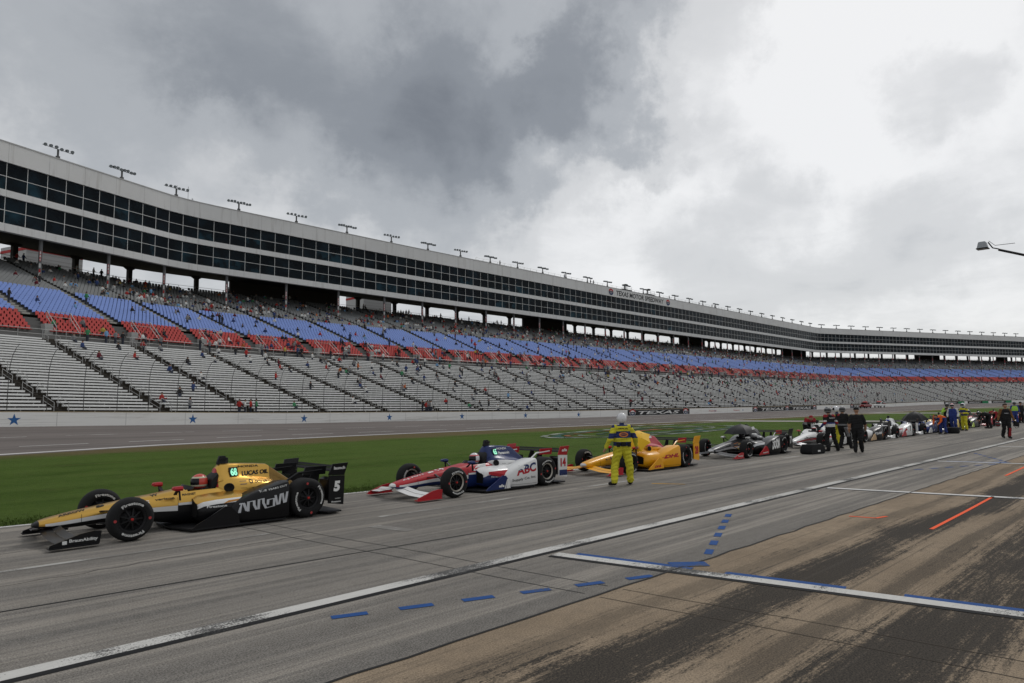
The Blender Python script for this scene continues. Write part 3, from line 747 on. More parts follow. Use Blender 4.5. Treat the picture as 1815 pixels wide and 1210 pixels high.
M_glass = mat_glass(); M_glass_t = mat_glass('teal_glass', (0.016, 0.048, 0.068), .95); M_glass_c = mat_glass('clear_glass', (.012, .02, .025), .80); M_mull = mat('mullion_white', (0.66, 0.66, 0.64), .5)
panes = MB(); npane = 0
order = []
for t in np.arange(TA, TB - .1, 2.5):
    for (z0, z1) in ((ZB['g0'], ZB['g1']), (ZB['h0'], ZB['h1'])):
        zm = z0 + (z1 - z0) * .50
        for za, zb_ in ((z0, zm), (zm, z1)): order.append((t, za, zb_))
order = [o for o in order if in_view(bframe(o[0] + 1.25)[0], .09)]
order.sort(key=lambda o: bframe(o[0])[0].length)
for n, (t, za, zb_) in enumerate(order):
    (p, d, nn), (q, _, _) = bframe(t), bframe(t + 2.5)
    tilt = random.uniform(-.012, .012)
    b = MB(); e = (q - p).normalized() * .05
    vs = [p + e + nn * tilt + Vector((0, 0, za + .05)), q - e - nn * tilt + Vector((0, 0, za + .05)), q - e - nn * tilt * .5 + Vector((0, 0, zb_ - .05)), p + e + nn * tilt + Vector((0, 0, zb_ - .05))]
    vs += [v - nn * .03 for v in vs]
    fs = [(0, 1, 2, 3), (7, 6, 5, 4), (0, 4, 5, 1), (1, 5, 6, 2), (2, 6, 7, 3), (3, 7, 4, 0)]
    if n < 300: b.add(vs, fs); b.build('window_pane', random.choice((M_glass, M_glass, M_glass_t, M_glass_c, M_glass_t)) if (za in (ZB['g0'], ZB['h0'])) else random.choice((M_glass, M_glass, M_glass_c)), bld, fix=False)
    else: panes.add(vs, fs)
tag(panes.build('distant_window_panes', M_glass, bld, fix=False), kind='stuff')
for s, (z0, z1) in enumerate(((ZB['g0'], ZB['g1']), (ZB['h0'], ZB['h1']))):
    zm = (z0 + z1) / 2
    bloft('mullion_rail', [(.028, zm - .035), (.028, zm + .035), (-.06, zm + .05), (-.06, zm - .05)], M_mull)
    bloft('mullion_rail', [(.03, z0 - .02), (.03, z0 + .06), (-.06, z0 + .06), (-.06, z0 - .02)], M_mull)
    b = MB()
    for t in np.arange(TA, TB + .1, 2.5):
        p, d, nn = bframe(t)
        if not in_view(p, .09): continue
        b2 = MB(); b2.bar(p + nn * .01 + Vector((0, 0, z0)), p + nn * .0 + Vector((0, 0, z1)), .065, .05, up=nn); b2.build('mullion', M_mull, bld, fix=False)
for t in np.arange(TA, TB, 5.0):
    p, d, nn = bframe(t)
    if not in_view(p, .03): continue
    for z0, z1 in ((ZB['h1'] + .02, ZB['top'] - .13), (ZB['g1'] + .02, ZB['h0'] - .02), (ZB['foot'] + .02, ZB['g0'] - .02)):
        b2 = MB(); q = p + nn * .256; b2.add([q - d * .014 + Vector((0, 0, z0)), q + d * .014 + Vector((0, 0, z0)), q + d * .014 + Vector((0, 0, z1)), q - d * .014 + Vector((0, 0, z1))], [(0, 1, 2, 3)]); b2.build('panel_joint', M_rail, bld, fix=False)
# seat rows and posts faintly seen inside the suites
b = MB()
for t in np.arange(TA, TB, 2.5):
    p, d, nn = bframe(t + 1.2)
    if not in_view(p, .09): continue
    for z0 in (ZB['g0'], ZB['h0']):
        for r in range(2):
            c = p - nn * (1.2 + r * 1.1) + Vector((0, 0, z0 + .9 + .5 * r)); b.bar(c - d * .9, c + d * .9, .1, .12)
tag(b.build('suite_chairs', mat('suite_chair', (.28, .30, .33), .7), bld, fix=False), kind='stuff')
# columns, each with its stack of number plates
M_col = mat('column_steel', (0.15, 0.152, 0.155), .6, var=.1); M_plate = mat('plate_white', (.62, .62, .60), .6)
for n, t in enumerate(BAYS):
    p, d, nn = bframe(t); p = p - nn * .75
    if not in_view(p, .03): continue
    foot = S(t, 1.016, 0); z0 = interp(1.016, [.86, 1.27], [17.2, 24.6])
    b = MB(); b.tube([p + Vector((0, 0, z0 - .3)), p + Vector((0, 0, 26.35))], .24, 12); col = b.build('column', M_col, bld, True, 40)
    digits = str(116 - (n - 3)) if n >= 3 else '117'
    ang = Vector((-p.x, -p.y, 0)).normalized(); side = Vector((-ang.y, ang.x, 0)); c0 = p + ang * .255
    zt = z0 + (26.3 - z0) * .62
    b = MB(); b.add([c0 + side * -.10 + Vector((0, 0, zt - 1.45)), c0 + side * .10 + Vector((0, 0, zt - 1.45)), c0 + side * .10 + Vector((0, 0, zt)), c0 + side * -.10 + Vector((0, 0, zt))], [(0, 1, 2, 3)])
    b.build('number_plate', M_redp, col, fix=False)
    if n < 16:
        for k, ch in enumerate(digits):
            z_ = zt - .45 - .46 * k
            flat_text(ch, c0 + ang * .006 + side * -.07 + Vector((0, 0, z_)), side * .14, (0, 0, .36), .03).build('number_digit', M_wht, col, fix=False)
    for (za, zb_, m) in ((-2.35, -1.75, M_plate), (-3.0, -2.55, M_redp), (-3.6, -3.05, M_plate)):
        b = MB(); b.add([c0 + side * -.10 + Vector((0, 0, zt + za)), c0 + side * .10 + Vector((0, 0, zt + za)), c0 + side * .10 + Vector((0, 0, zt + zb_)), c0 + side * -.10 + Vector((0, 0, zt + zb_))], [(0, 1, 2, 3)])
        b.build('number_plate', m, col, fix=False)
# rear posts and the solid stair towers between the openings
SOLID = {7, 8, 15, 16, 24, 25, 33, 34, 43, 44, 50}
b = MB()
for n, t in enumerate(BAYS):
    p = S(t + 3, 1.31, 0)
    if not in_view(p, .06): continue
    k = int(round((t - BAYS[0]) / 10)); d = bframe(t)[1]; nn = bframe(t)[2]
    if k in SOLID:
        b2 = MB(); b2.bar(S(t - 2, 1.30, 25.6), S(t + 8, 1.30, 25.6), .6, 6.0); b2.build('stair_tower', M_sof, bld)
    else:
        b2 = MB(); b2.bar(p + Vector((0, 0, 22)), p + Vector((0, 0, 27.3)), .7, .7, up=nn)
        for sg in (-1, 1): b2.add([p + d * sg * .35 + nn * o + Vector((0, 0, 27.3)) for o in (.2, -.2)] + [p + d * sg * 1.5 + nn * o + Vector((0, 0, 27.3)) for o in (.2, -.2)] + [p + d * sg * .35 + nn * o + Vector((0, 0, 26.6)) for o in (.2, -.2)], [(0, 2, 3, 1), (0, 4, 2), (1, 3, 5), (2, 4, 5, 3)])
        b2.build('rear_post', M_sof, bld)
# the speedway's name on the parapet with two round badges
def parapet_frame(u):
    p, d, n = bframe(t_of_bld_u(u)); return p + n * .275, d, n
M_ink = mat('letter_black', (.015, .015, .018), .5)
p, d, n = parapet_frame(171.0); q, _, _ = parapet_frame(198.6)
sign = empty('speedway_sign', (0, 0, 0)); tag(sign, 'TEXAS MOTOR SPEEDWAY lettering with round badges on the white parapet', 'sign')
x0 = p + Vector((0, 0, 35.15)); flat_text('TEXAS MOTOR SPEEDWAY', x0, q - p, (0, 0, 1.55), .025, .12).build('lettering', M_ink, sign, fix=False)
for uu in (168.2, 201.4):
    c, d, n = parapet_frame(uu); c = c + Vector((0, 0, 35.95))
    for r0, a0, a1, m, k in ((1.15, 0, 360, M_wht, 0), (1.0, 20, 160, M_redp, 1), (1.0, 200, 340, mat('badge_navy', (.03, .05, .12), .6), 2)):
        aa = np.linspace(R(a0), R(a1), 24); mb = MB()
        rr = 0 if k == 0 else .45
        mb.add([c + n * .01 * k + d * (r * 1.25 * math.cos(a)) + Vector((0, 0, r * math.sin(a))) for r in (rr, r0) for a in aa], [(i, i + 1, 25 + i, 24 + i) for i in range(23)])
        mb.build('badge_field', m, sign, fix=False)
    mb = MB(); mb.bar(c + n * .03 - d * 1.2, c + n * .03 + d * 1.2, .02, .5); mb.build('badge_letter_bar', mat('badge_grey', (.12, .12, .15), .6), sign)
# roof rail over the middle stretch
b = MB(); ts = np.arange(t_of_bld_u(112), t_of_bld_u(285), 2.5)
for h in (.5, 1.0): b.tube([bframe(t)[0] - bframe(t)[2] * .9 + Vector((0, 0, 37.3 + h)) for t in ts], .03, 4)
for t in ts: p = bframe(t)[0] - bframe(t)[2] * .9; b.bar(p + Vector((0, 0, 37.3)), p + Vector((0, 0, 38.3)), .05, .05)
b.build('roof_rail', M_hand, bld, fix=False)
# ================================================================ ROOF LIGHTS AND ROOF GEAR
ORD = ['first', 'second', 'third', 'fourth', 'fifth', 'sixth', 'seventh', 'eighth', 'ninth', 'tenth', 'eleventh', 'twelfth', 'thirteenth', 'fourteenth', 'fifteenth', 'sixteenth', 'seventeenth', 'eighteenth', 'nineteenth']
TENS = ['', '', 'twenty', 'thirty', 'forty', 'fifty']
TENTH = ['', '', 'twentieth', 'thirtieth', 'fortieth', 'fiftieth']
def ordinal(n):
    if n <= 19: return ORD[n - 1]
    return TENTH[n // 10] if n % 10 == 0 else TENS[n // 10] + '-' + ORD[n % 10 - 1]
M_mast = mat('mast_steel', (0.10, 0.10, 0.10), .5, .5); M_lamp = mat('lamp_housing', (0.035, 0.035, 0.037), .5, .3); M_lens = mat('lamp_lens', (0.22, 0.25, 0.26), .3, .0)
b = MB(); b.tube([(0, 0, 0), (0, 0, 1.75)], .14, 10); b.box(-.22, .22, -.18, .18, 0, .75); mast_me = b.mesh('mast', M_mast, True, 40)
b = MB(); b.tube([(-2.2, 0, 1.75), (2.2, 0, 1.75)], .04, 6); bar_me = b.mesh('crossbar', M_mast, True, 40)
b = MB(); b.lathe([(.02, -.24), (.10, -.22), (.19, -.05), (.235, .11), (.235, .16)], 14); lamp_me = b.mesh('floodlight', M_lamp, True, 50)
b = MB(); b.lathe([(.225, .13), (.22, .15), (.001, .17)], 14); lens_me = b.mesh('lens', M_lens, True, 50)
k = 0
for t in np.arange(T0 + 41.6, TB, 10.0):
    p, d, nn = bframe(t)
    if not in_view(p, -.004): continue
    k += 1
    root = empty('roof_floodlight', p - nn * .7 + Vector((0, 0, 37.2)), math.atan2(d.y, d.x))
    tag(root, f'cluster of floodlights on the suite roof, {ordinal(k)} mast from the left', 'floodlight', 'floodlight masts along the roof edge')
    place('mast', mast_me, root); place('crossbar', bar_me, root)
    for j in range(8 if k % 2 == 0 else 6):
        m_ = 8 if k % 2 == 0 else 6
        o = place('floodlight', lamp_me, root, ((j - (m_ - 1) / 2) * 4.6 / m_, -.14, 1.84 + .06 * ((j * 7) % 3)))
        o.rotation_euler = (R(205), 0, R(((j * 5) % 7 - 3) * 6))
        place('lens', lens_me, o)
# antennas beside the third mast
an = empty('roof_antenna', bframe(T0 + 63)[0] - bframe(T0 + 63)[2] * 1.2 + Vector((0, 0, 37.2)))
tag(an, 'thin roof antennas standing around the third floodlight mast', 'antenna')
for x, y, h in ((-.9, .2, 2.7), (1.0, .4, 2.9), (1.6, 0, .9), (-1.6, 0, .8)):
    b = MB(); b.tube([(x, y, 0), (x, y, h)], .03, 5)
    for z in (h * .7, h * .85): b.bar((x - .18, y, z), (x + .18, y, z), .03, .03)
    b.build('antenna_rod', M_mast, an)
# two camera platforms over the sign
for n, (u, lab) in enumerate(((178.5, 'roof camera platform over the middle of the speedway sign, nearer the left badge'), (192.0, 'roof camera platform with tripod over the right half of the speedway sign'))):
    p, d, nn = bframe(t_of_bld_u(u)); root = empty('camera_platform', p - nn * 1.6 + Vector((0, 0, 37.2)), math.atan2(d.y, d.x)); tag(root, lab, 'camera platform', 'roof camera platforms')
    b = MB(); b.box(-2.6, 2.6, -1.0, 1.0, .55, .75)
    for x in (-2.4, 2.4):
        for y in (-.9, .9): b.bar((x, y, 0), (x, y, .6), .1)
    b.build('deck', M_lamp, root)
    b = MB()
    for x in (-2.5, 0, 2.5): b.bar((x, -.95, .75), (x, -.95, 1.8), .05)
    for z in (1.25, 1.8): b.bar((-2.5, -.95, z), (2.5, -.95, z), .05)
    b.build('railing', M_mast, root, fix=False)
    b = MB(); b.bar((0, 0, .75), (0, 0, 2.0), .12); b.box(-.35, .35, -.6, .35, 2.0, 2.55); b.box(-.2, .2, -1.0, -.55, 2.1, 2.4); b.tube([(.4, .4, .75), (.4, .4, 2.3)], [.2, .16], 8)
    b.build('camera_rig', M_lamp, root)
# pale lift tower standing behind the stand
for u, w, lab in ((38.5, 10, 'pale lift tower with red stripe seen through the opening under the suites'), (104, 9, 'pale block seen through the gap left of the second dark stair tower')):
    t = t_of_bld_u(u); p, d, nn = bframe(t); root = empty('lift_tower', p - nn * 30, math.atan2(d.y, d.x)); tag(root, lab, 'tower')
    b = MB(); b.box(-w / 2, w / 2, 0, 8, -1.2, 31.5); b.build('tower_wall', mat('tower_panel', (.5, .5, .5), .7), root)
    b = MB(); b.box(-w / 2 - .05, w / 2 + .05, -.05, 8.05, 30.4, 30.9); b.build('red_stripe', M_redp, root)
    for z in np.arange(22, 31, .8):
        b = MB(); b.box(-w / 2 - .02, w / 2 + .02, -.02, -.005, z, z + .05); b.build('panel_joint', M_rail, root)

# ================================================================ SPECTATORS
SKIN = mat('skin', (0.36, 0.20, 0.13), .6, var=.1); HAIR = mat('hair', (0.03, 0.022, 0.018), .7); PANTS = mat('dark_trousers', (0.035, 0.04, 0.055), .8)
SHIRTS = [('white', (.62, .62, .60)), ('black', (.025, .025, .027)), ('grey', (.20, .20, .205)), ('red', (.38, .035, .03)), ('dark blue', (.035, .06, .16)),
          ('orange', (.45, .13, .04)), ('light blue', (.16, .32, .52)), ('green', (.05, .22, .10)), ('yellow', (.45, .36, .08)), ('maroon', (.13, .02, .03))]
SH_W = [22, 28, 17, 11, 14, 2.0, 4, 2, 1.2, 7]
def ring(c, rx, ry, tilt=0, n=8):
    c = Vector(c)
    return [c + Vector((rx * math.cos(2 * math.pi * k / n), ry * math.sin(2 * math.pi * k / n) * math.cos(tilt), ry * math.sin(2 * math.pi * k / n) * math.sin(tilt))) for k in range(n)]
def crowd_mesh(pose, shirt, seed):
    """one continuous low figure, x across, -y ahead; faces: 0 trousers, 1 shirt, 2 skin, 3 hair"""
    rr = random.Random(seed); b = MB()
    if pose == 'sit':
        lean = rr.uniform(-.04, .10)
        rg = [ring((0, -.46, .02), .13, .10), ring((0, -.44, .12), .12, .08), ring((0, -.44, .40), .15, .09, .2), ring((0, -.36, .50), .17, .10, 1.1), ring((0, -.12, .50), .19, .11, 1.2),
              ring((0, .02, .50), .20, .15, .3), ring((0, .0 - lean * .4, .66), .19, .13), ring((0, -lean, .88), .23, .13), ring((0, -lean * 1.2, .99), .21, .11), ring((0, -lean * 1.3, 1.05), .075, .075),
              ring((0, -lean * 1.5, 1.10), .075, .085), ring((0, -lean * 1.6, 1.18), .095, .105), ring((0, -lean * 1.6, 1.26), .09, .10), ring((0, -lean * 1.5, 1.32), .03, .03)]
        tags = [0, 0, 0, 0, 0, 1, 1, 1, 1, 2, 2, 3, 3]
        arm0 = .90
    else:
        rg = [ring((0, -.03, .0), .15, .13), ring((0, 0, .10), .13, .09), ring((0, 0, .50), .15, .10), ring((0, 0, .88), .18, .13), ring((0, 0, 1.02), .17, .12), ring((0, -.01, 1.30), .23, .13),
              ring((0, 0, 1.42), .21, .11), ring((0, 0, 1.48), .07, .075), ring((0, -.01, 1.53), .075, .085), ring((0, -.02, 1.61), .095, .105), ring((0, -.02, 1.69), .09, .10), ring((0, -.01, 1.76), .03, .03)]
        tags = [0, 0, 0, 1, 1, 1, 1, 2, 2, 3, 3]; arm0 = 1.33
    b.loft(rg, 0, True, True, lambda i, k: tags[min(i, len(tags) - 1)])
    for sx in (-1, 1):
        dx = rr.uniform(.02, .14); fw = rr.uniform(.05, .40)
        b.tube([(sx * .17, 0, arm0), (sx * (.26 + dx * .4), -.05, arm0 - .26), (sx * (.20 + dx), -.06 - fw, arm0 - .38 + rr.uniform(0, .25))], [.055, .05, .04], 6, 1)
    return b.mesh('figure', [PANTS, shirt, SKIN, HAIR], True)
FIG = {}
for pose in ('sit', 'stand'):
    for n, (nm, c) in enumerate(SHIRTS):
        FIG[pose, nm] = [crowd_mesh(pose, mat('shirt_' + nm.replace(' ', '_'), c, .85), n * 3 + v) for v in range(2)]
rng = random.Random(77); spec = []
def spectator(t, q, z, pose, zone, row=0):
    p = S(t, q, z); spec.append((p, pose, zone, t, math.atan2(*(bframe(t)[1].yx)) + rng.gauss(0, .35), rng.choices([s[0] for s in SHIRTS], SH_W)[0], row))
for n, bay in enumerate(BAYS):
    if not in_view(S(bay + 5, .9, 0), .1): continue
    busy = 1.0 if 3 < n < 30 else .45
    for key, per, zone in (('grey', .13, 'the grey upper seats'), ('blue', .030, 'the blue seats'), ('red', .09, 'the red seats'), ('bench', .034, 'the white benches')):
        rws = tier_rows(key); i = 0
        for ri, (qa, qb, z) in enumerate(rws):
            w = 1.0
            if key == 'grey': w = 1.7 if ri < 7 else .8
            if key == 'bench': w = 1.8 if ri > 16 else (.55 if 60 < bay - BAYS[0] else .5)
            if key == 'bench' and n > 11: w *= 1.5
            lam = per * 18 * w * busy; cnt = int(lam) + (rng.random() < lam % 1)
            while cnt > 0:
                grp = min(cnt, rng.choice((1, 1, 2, 2, 3))); a = rng.uniform(.8, 8.4)
                for j in range(grp):
                    if key == 'bench': 
                        st = rng.random() < .25
                        spectator(bay + min(9, a + j * .62), qa + (qb - qa) * .35, z + (-.42 if st else -.43), 'stand' if st else 'sit', zone, ri + 1)
                    else: 
                        st = rng.random() < .12
                        spectator(bay + min(9.2, a + j * .55), qa + (qb - qa) * (.45 if not st else .1), z - .06 * (not st), 'stand' if st else 'sit', zone, ri + 1)
                cnt -= grp
    for _ in range(rng.choice((0, 1, 1, 2, 3)) if n < 34 else 0): spectator(bay + rng.uniform(0, 10), 1.283, 23.9, 'stand', 'the rear rail')
    for _ in range(rng.choice((0, 1, 2))): 
        i = rng.randrange(13); r_ = tier_rows('blue')[i]; spectator(bay + rng.uniform(-.35, .35), r_[0] + .005, r_[2] + .2, 'stand', 'the blue seats', i + 1)
    for _ in range(rng.choice((1, 2, 3, 4))): spectator(bay + rng.uniform(0, 10), .539, 9.7, 'stand', 'the walkway')
for (px_t, rr_, k) in ((38, 1, 4), (66, 1, 3), (67, 2, 2)):
    for j in range(k): spectator(T0 + px_t + j * .7, .03, 1.0, 'stand', 'the white benches')
spec = [s for s in spec if in_view(s[0], -.004)]
spec.sort(key=lambda s: s[0].length)
mass = []
ZW = {'the grey upper seats': '{} grey row above the blue', 'the blue seats': '{} blue row', 'the red seats': '{} red row', 'the white benches': '{} white bench row up', 'the rear rail': 'at the rear rail', 'the walkway': 'on the walkway'}
for n, (p, pose, zone, t, rz, sh, row) in enumerate(spec):
    me = FIG[pose, sh][n % 2]; k = int(round((t - (T0 + 40)) / 10)) + 1
    if n < 300:
        o = place('person', me, None, p, rz); o.scale = [rng.uniform(.94, 1.05)] * 3
        where = f'by {ordinal(max(1, k))} column from left' if k >= 1 else 'left of first column'
        tag(o, f'{"standing" if pose == "stand" else "seated"} spectator, {sh} top, {ZW[zone].format(ordinal(max(1, row)))}, {where}', 'person', f'{sh} spectators {ZW[zone].format(ordinal(max(1, row)))} {where}')
    else: mass.append((me, p, rz))
V = []; F = []; MI = []; off = 0; cmats = []
for me, p, rz in mass:
    nv = len(me.vertices); co = np.empty(nv * 3); me.vertices.foreach_get('co', co); co = co.reshape(-1, 3)
    c, s_ = math.cos(rz), math.sin(rz); V.append(np.stack([co[:, 0] * c - co[:, 1] * s_ + p.x, co[:, 0] * s_ + co[:, 1] * c + p.y, co[:, 2] + p.z], 1))
    for m in me.materials:
        if m not in cmats: cmats.append(m)
    rm = [cmats.index(m) for m in me.materials]
    for f in me.polygons: F.append(tuple(i + off for i in f.vertices)); MI.append(rm[f.material_index])
    off += nv
me = bpy.data.meshes.new('crowd'); me.from_pydata(np.concatenate(V).tolist(), [], F)
for m in cmats: me.materials.append(m)
me.polygons.foreach_set('material_index', MI); me.polygons.foreach_set('use_smooth', [True] * len(F)); me.update()
tag(place('crowd', me), 'scattered spectators filling the farther rows of the grandstand', 'crowd', kind='stuff')
# people and gear on the roof
for n, (u, sh, lab) in enumerate(((147.5, 'dark blue', 'person in dark clothes on the suite roof just left of the speedway sign'), (160, 'black', 'left one of two dark figures on the roof above the sign start'), (161.5, 'black', 'right one of two dark figures on the roof above the sign start'),
                                  (205, 'black', 'dark figure on the roof just past the right badge of the sign'), (226, 'black', 'lone dark figure by the roof rail well right of the sign'), (236, 'black', 'left one of a pair of dark figures far right on the roof'), (238, 'grey', 'right one of a pair of dark figures far right on the roof'), (121, 'black', 'lone dark figure at the left start of the roof rail'))):
    p, d, nn = bframe(t_of_bld_u(u)); o = place('person', FIG['stand', sh][n % 2], None, p - nn * 1.3 + Vector((0, 0, 37.2)), math.atan2(d.y, d.x)); tag(o, lab, 'person', 'people on the roof')

# ================================================================ BOOM LAMP AT THE RIGHT EDGE
bl = empty('boom_lamp', (29.3, -1.2, 0)); tag(bl, 'square grey lamp head hanging on a black boom at the right edge of the sky', 'lamp')
M_boom = mat('boom_black', (.012, .012, .013), .5)
head = Vector((30.3, 5.42, 7.72)) - Vector((29.3, -1.2, 0)); root_ = Vector((0, 0, 4.75))
arm0 = head + (root_ - head).normalized() * .55
b = MB(); b.tube([(0, 0, 0), (0, 0, 4.9)], [.09, .07], 12); b.box(-.5, .5, -.5, .5, 0, .12); b.build('mast', M_boom, bl, True, 40)
b = MB(); b.tube([arm0, root_ + (root_ - head).normalized() * .8], [.045, .06], 10); b.build('boom', M_boom, bl, True, 40)
b = MB(); b.tube([arm0 + Vector((0, 0, .03)), arm0 + Vector((0, .18, .10)), head + Vector((0, -.18, .12))], .022, 8); b.tube([arm0 - Vector((0, .5, -.16)), arm0 + Vector((0, .1, .18)), head + Vector((0, -.2, .17))], .010, 6); b.build('bracket', M_boom, bl, True, 40)
b = MB(); h = head
def sq(r, z, dx=0): return [h + Vector((sx * r * .62 + dx, sy * r * .62, z * .7)) for sx, sy in ((-1, -1), (1, -1), (1, 1), (-1, 1))]
b.loft([sq(.27, -.10), sq(.25, -.06), sq(.19, .20), sq(.15, .24)], 0); b.build('lamp_head', mat('lamp_grey', (.30, .32, .34), .45, .2), bl)
b = MB(); b.loft([sq(.30, -.15), sq(.30, -.11)], 0); b.build('lamp_frame', M_boom, bl)
b = MB(); b.add(sq(.24, -.156), [(0, 1, 2, 3)]); b.build('lamp_glass', mat('lamp_pane', (.02, .02, .022), .15), bl)

# ================================================================ SAFETY TRUCKS ON THE TRACK
def truck(name, loc, rz, body, box, label, beacon=True):
    r = empty(name, loc, rz); tag(r, label, 'truck', 'safety trucks by the far wall')
    b = MB(); sec = [(-2.75, .55, .95), (-2.65, .45, 1.05), (-1.5, .42, 1.15), (-1.3, .42, 1.18), (2.6, .45, 1.1), (2.7, .55, 1.0)]
    b.loft([[(x, -.95, z0), (x, .95, z0), (x, .98, (z0 + z1) / 2), (x, .90, z1), (x, -.90, z1), (x, -.98, (z0 + z1) / 2)] for x, z0, z1 in sec]); b.build('body', body, r)
    b = MB(); b.loft([[(x, -w, z), (x, w, z)] + [(x2, w2, 1.85), (x2, -w2, 1.85)] for x, w, z, x2, w2 in ((-1.5, .88, 1.12, -.75, .72), (-.7, .90, 1.14, -.5, .75), (.9, .90, 1.12, .75, .75))]); b.build('cab', body, r)
    for y in (-.93, .90):
        b = MB(); b.prism([(-1.15, 1.2), (.75, 1.2), (.62, 1.74), (-.6, 1.74)], y - .01 if y < 0 else y, y + .005 if y < 0 else y + .02); b.build('side_window', M_glass, r)
    b = MB(); b.add([(-1.52, -.75, 1.2), (-1.52, .75, 1.2), (-.82, .65, 1.78), (-.82, -.65, 1.78)], [(0, 1, 2, 3)]); b.v = [(x - .03, y, z + .03) for x, y, z in b.v]; b.build('windscreen', M_glass, r)
    b = MB(); b.box(.98, 2.6, -.9, .9, 1.05, 1.5); b.build('utility_box', box, r)
    for x in (-1.75, 1.65):
        for y in (-.98, .72):
            b = MB(); b.lathe([(.18, 0), (.34, .0), (.38, .04), (.38, .22), (.34, .26), (.18, .26)], 18, c=(x, y, .38)); w = b.build('wheel', mat('truck_tyre', (.015, .015, .015), .8), r, True, 40)
            b = MB(); b.lathe([(.001, .05), (.18, .03), (.19, .0)], 14, c=(x, y - .002, .38)); b.build('rim', M_mast, w)
    for y in (-.7, .7):
        b = MB(); b.box(-2.78, -2.70, y - .16, y + .16, .78, .95); b.build('headlight', M_wht, r)
    if beacon:
        b = MB(); b.box(-.35, -.1, -.6, .6, 1.86, 2.0); b.build('light_bar', mat('beacon_red', (.7, .05, .03), .3, emit=.3), r)
    return r
for (px_u, v, col, box, lab) in ((226.5, 73.5, mat('truck_red', (.22, .02, .018), .35), mat('truck_white', (.65, .65, .63), .4), 'red safety truck with roof beacons parked by the wall past the TEXAS banners'),
                                 (238.5, 73.2, mat('truck_white', (.65, .65, .63), .4), mat('truck_red', (.22, .02, .018), .35), 'white safety truck with red rear box by the far wall')):
    p = Vector((px_u, v, tz(px_u, v))); truck('safety_truck', p, 0.0, col, box, lab)
# ================================================================ RACING CARS
# local axes: x from the front axle backwards, -y the side the camera sees, z up
M_carbon = mat('carbon_black', (0.011, 0.011, 0.012), .55, var=.2, spec=.25)
M_matt = mat('carbon_matt', (0.011, 0.011, 0.012), .75, var=.2, spec=.12)
M_tyre = mat('tyre_rubber', (0.012, 0.012, 0.0125), .8, var=.25, scale=12, bump=.1, bscale=60)
M_tlet = mat('tyre_lettering', (0.62, 0.62, 0.60), .7, var=.08)
M_hole = mat('intake_dark', (0.004, 0.004, 0.004), .9, var=0)
M_alu = mat('wishbone_black', (0.02, 0.02, 0.021), .4, .3)
def paint(name, col, metal=0.0, rough=.30):
    return mat('paint_' + name, col, rough, metal, .05, 2.0, 0, 40, .15 if metal == 0 else .15)
P = {'gold': paint('gold', (0.60, 0.36, 0.080), .88, .30), 'dark_gold': paint('dark_gold', (0.22, 0.13, 0.035), .8, .25), 'black': mat('paint_black', (0.007, 0.007, 0.008), .3, 0, .05, 2.0, 0, 40, .06, spec=.22), 'white': paint('white', (0.70, 0.70, 0.69)),
     'red': paint('red', (0.40, 0.018, 0.025)), 'navy': paint('navy', (0.011, 0.024, 0.105)), 'yellow': paint('yellow', (0.78, 0.36, 0.010)), 'dhl_red': paint('deep_red', (0.42, 0.010, 0.022)),
     'silver': paint('silver', (0.50, 0.50, 0.51), .3, .32), 'grey': paint('grey', (0.055, 0.055, 0.058)), 'blue': paint('blue', (0.025, 0.06, 0.30)), 'pale_yellow': paint('pale_yellow', (0.72, 0.52, 0.10)), 'green': paint('green', (0.03, .20, .08)),
     'orange': paint('orange', (.62, .17, .02)), 'tan': paint('tan', (.50, .33, .17)), 'lime': paint('lime', (.45, .60, .05))}
def curve(xs, ys, x):
    """monotone-looking smooth interpolation"""
    xs = np.array(xs, float); ys = np.array(ys, float); i = int(np.clip(np.searchsorted(xs, x) - 1, 0, len(xs) - 2))
    h = xs[i + 1] - xs[i]; t = min(1, max(0, (x - xs[i]) / h))
    def sl(k):
        if k == 0: return (ys[1] - ys[0]) / (xs[1] - xs[0])
        if k == len(xs) - 1: return (ys[-1] - ys[-2]) / (xs[-1] - xs[-2])
        return (ys[k + 1] - ys[k - 1]) / (xs[k + 1] - xs[k - 1])
    m0, m1 = sl(i) * h, sl(i + 1) * h
    return (2 * t**3 - 3 * t**2 + 1) * ys[i] + (t**3 - 2 * t**2 + t) * m0 + (-2 * t**3 + 3 * t**2) * ys[i + 1] + (t**3 - t**2) * m1
BX = [-1.14, -1.06, -.90, -.6, -.2, .2, .6, .95, 1.3, 1.7, 2.1, 2.6, 3.2]
BHW = [.05, .12, .165, .19, .21, .235, .265, .30, .34, .36, .36, .30, .20]
BZB = [.255, .235, .205, .20, .21, .19, .13, .07, .05, .05, .05, .06, .10]
BZT = [.305, .345, .385, .44, .50, .555, .60, .645, .665, .665, .62, .52, .40]
CARM = {}
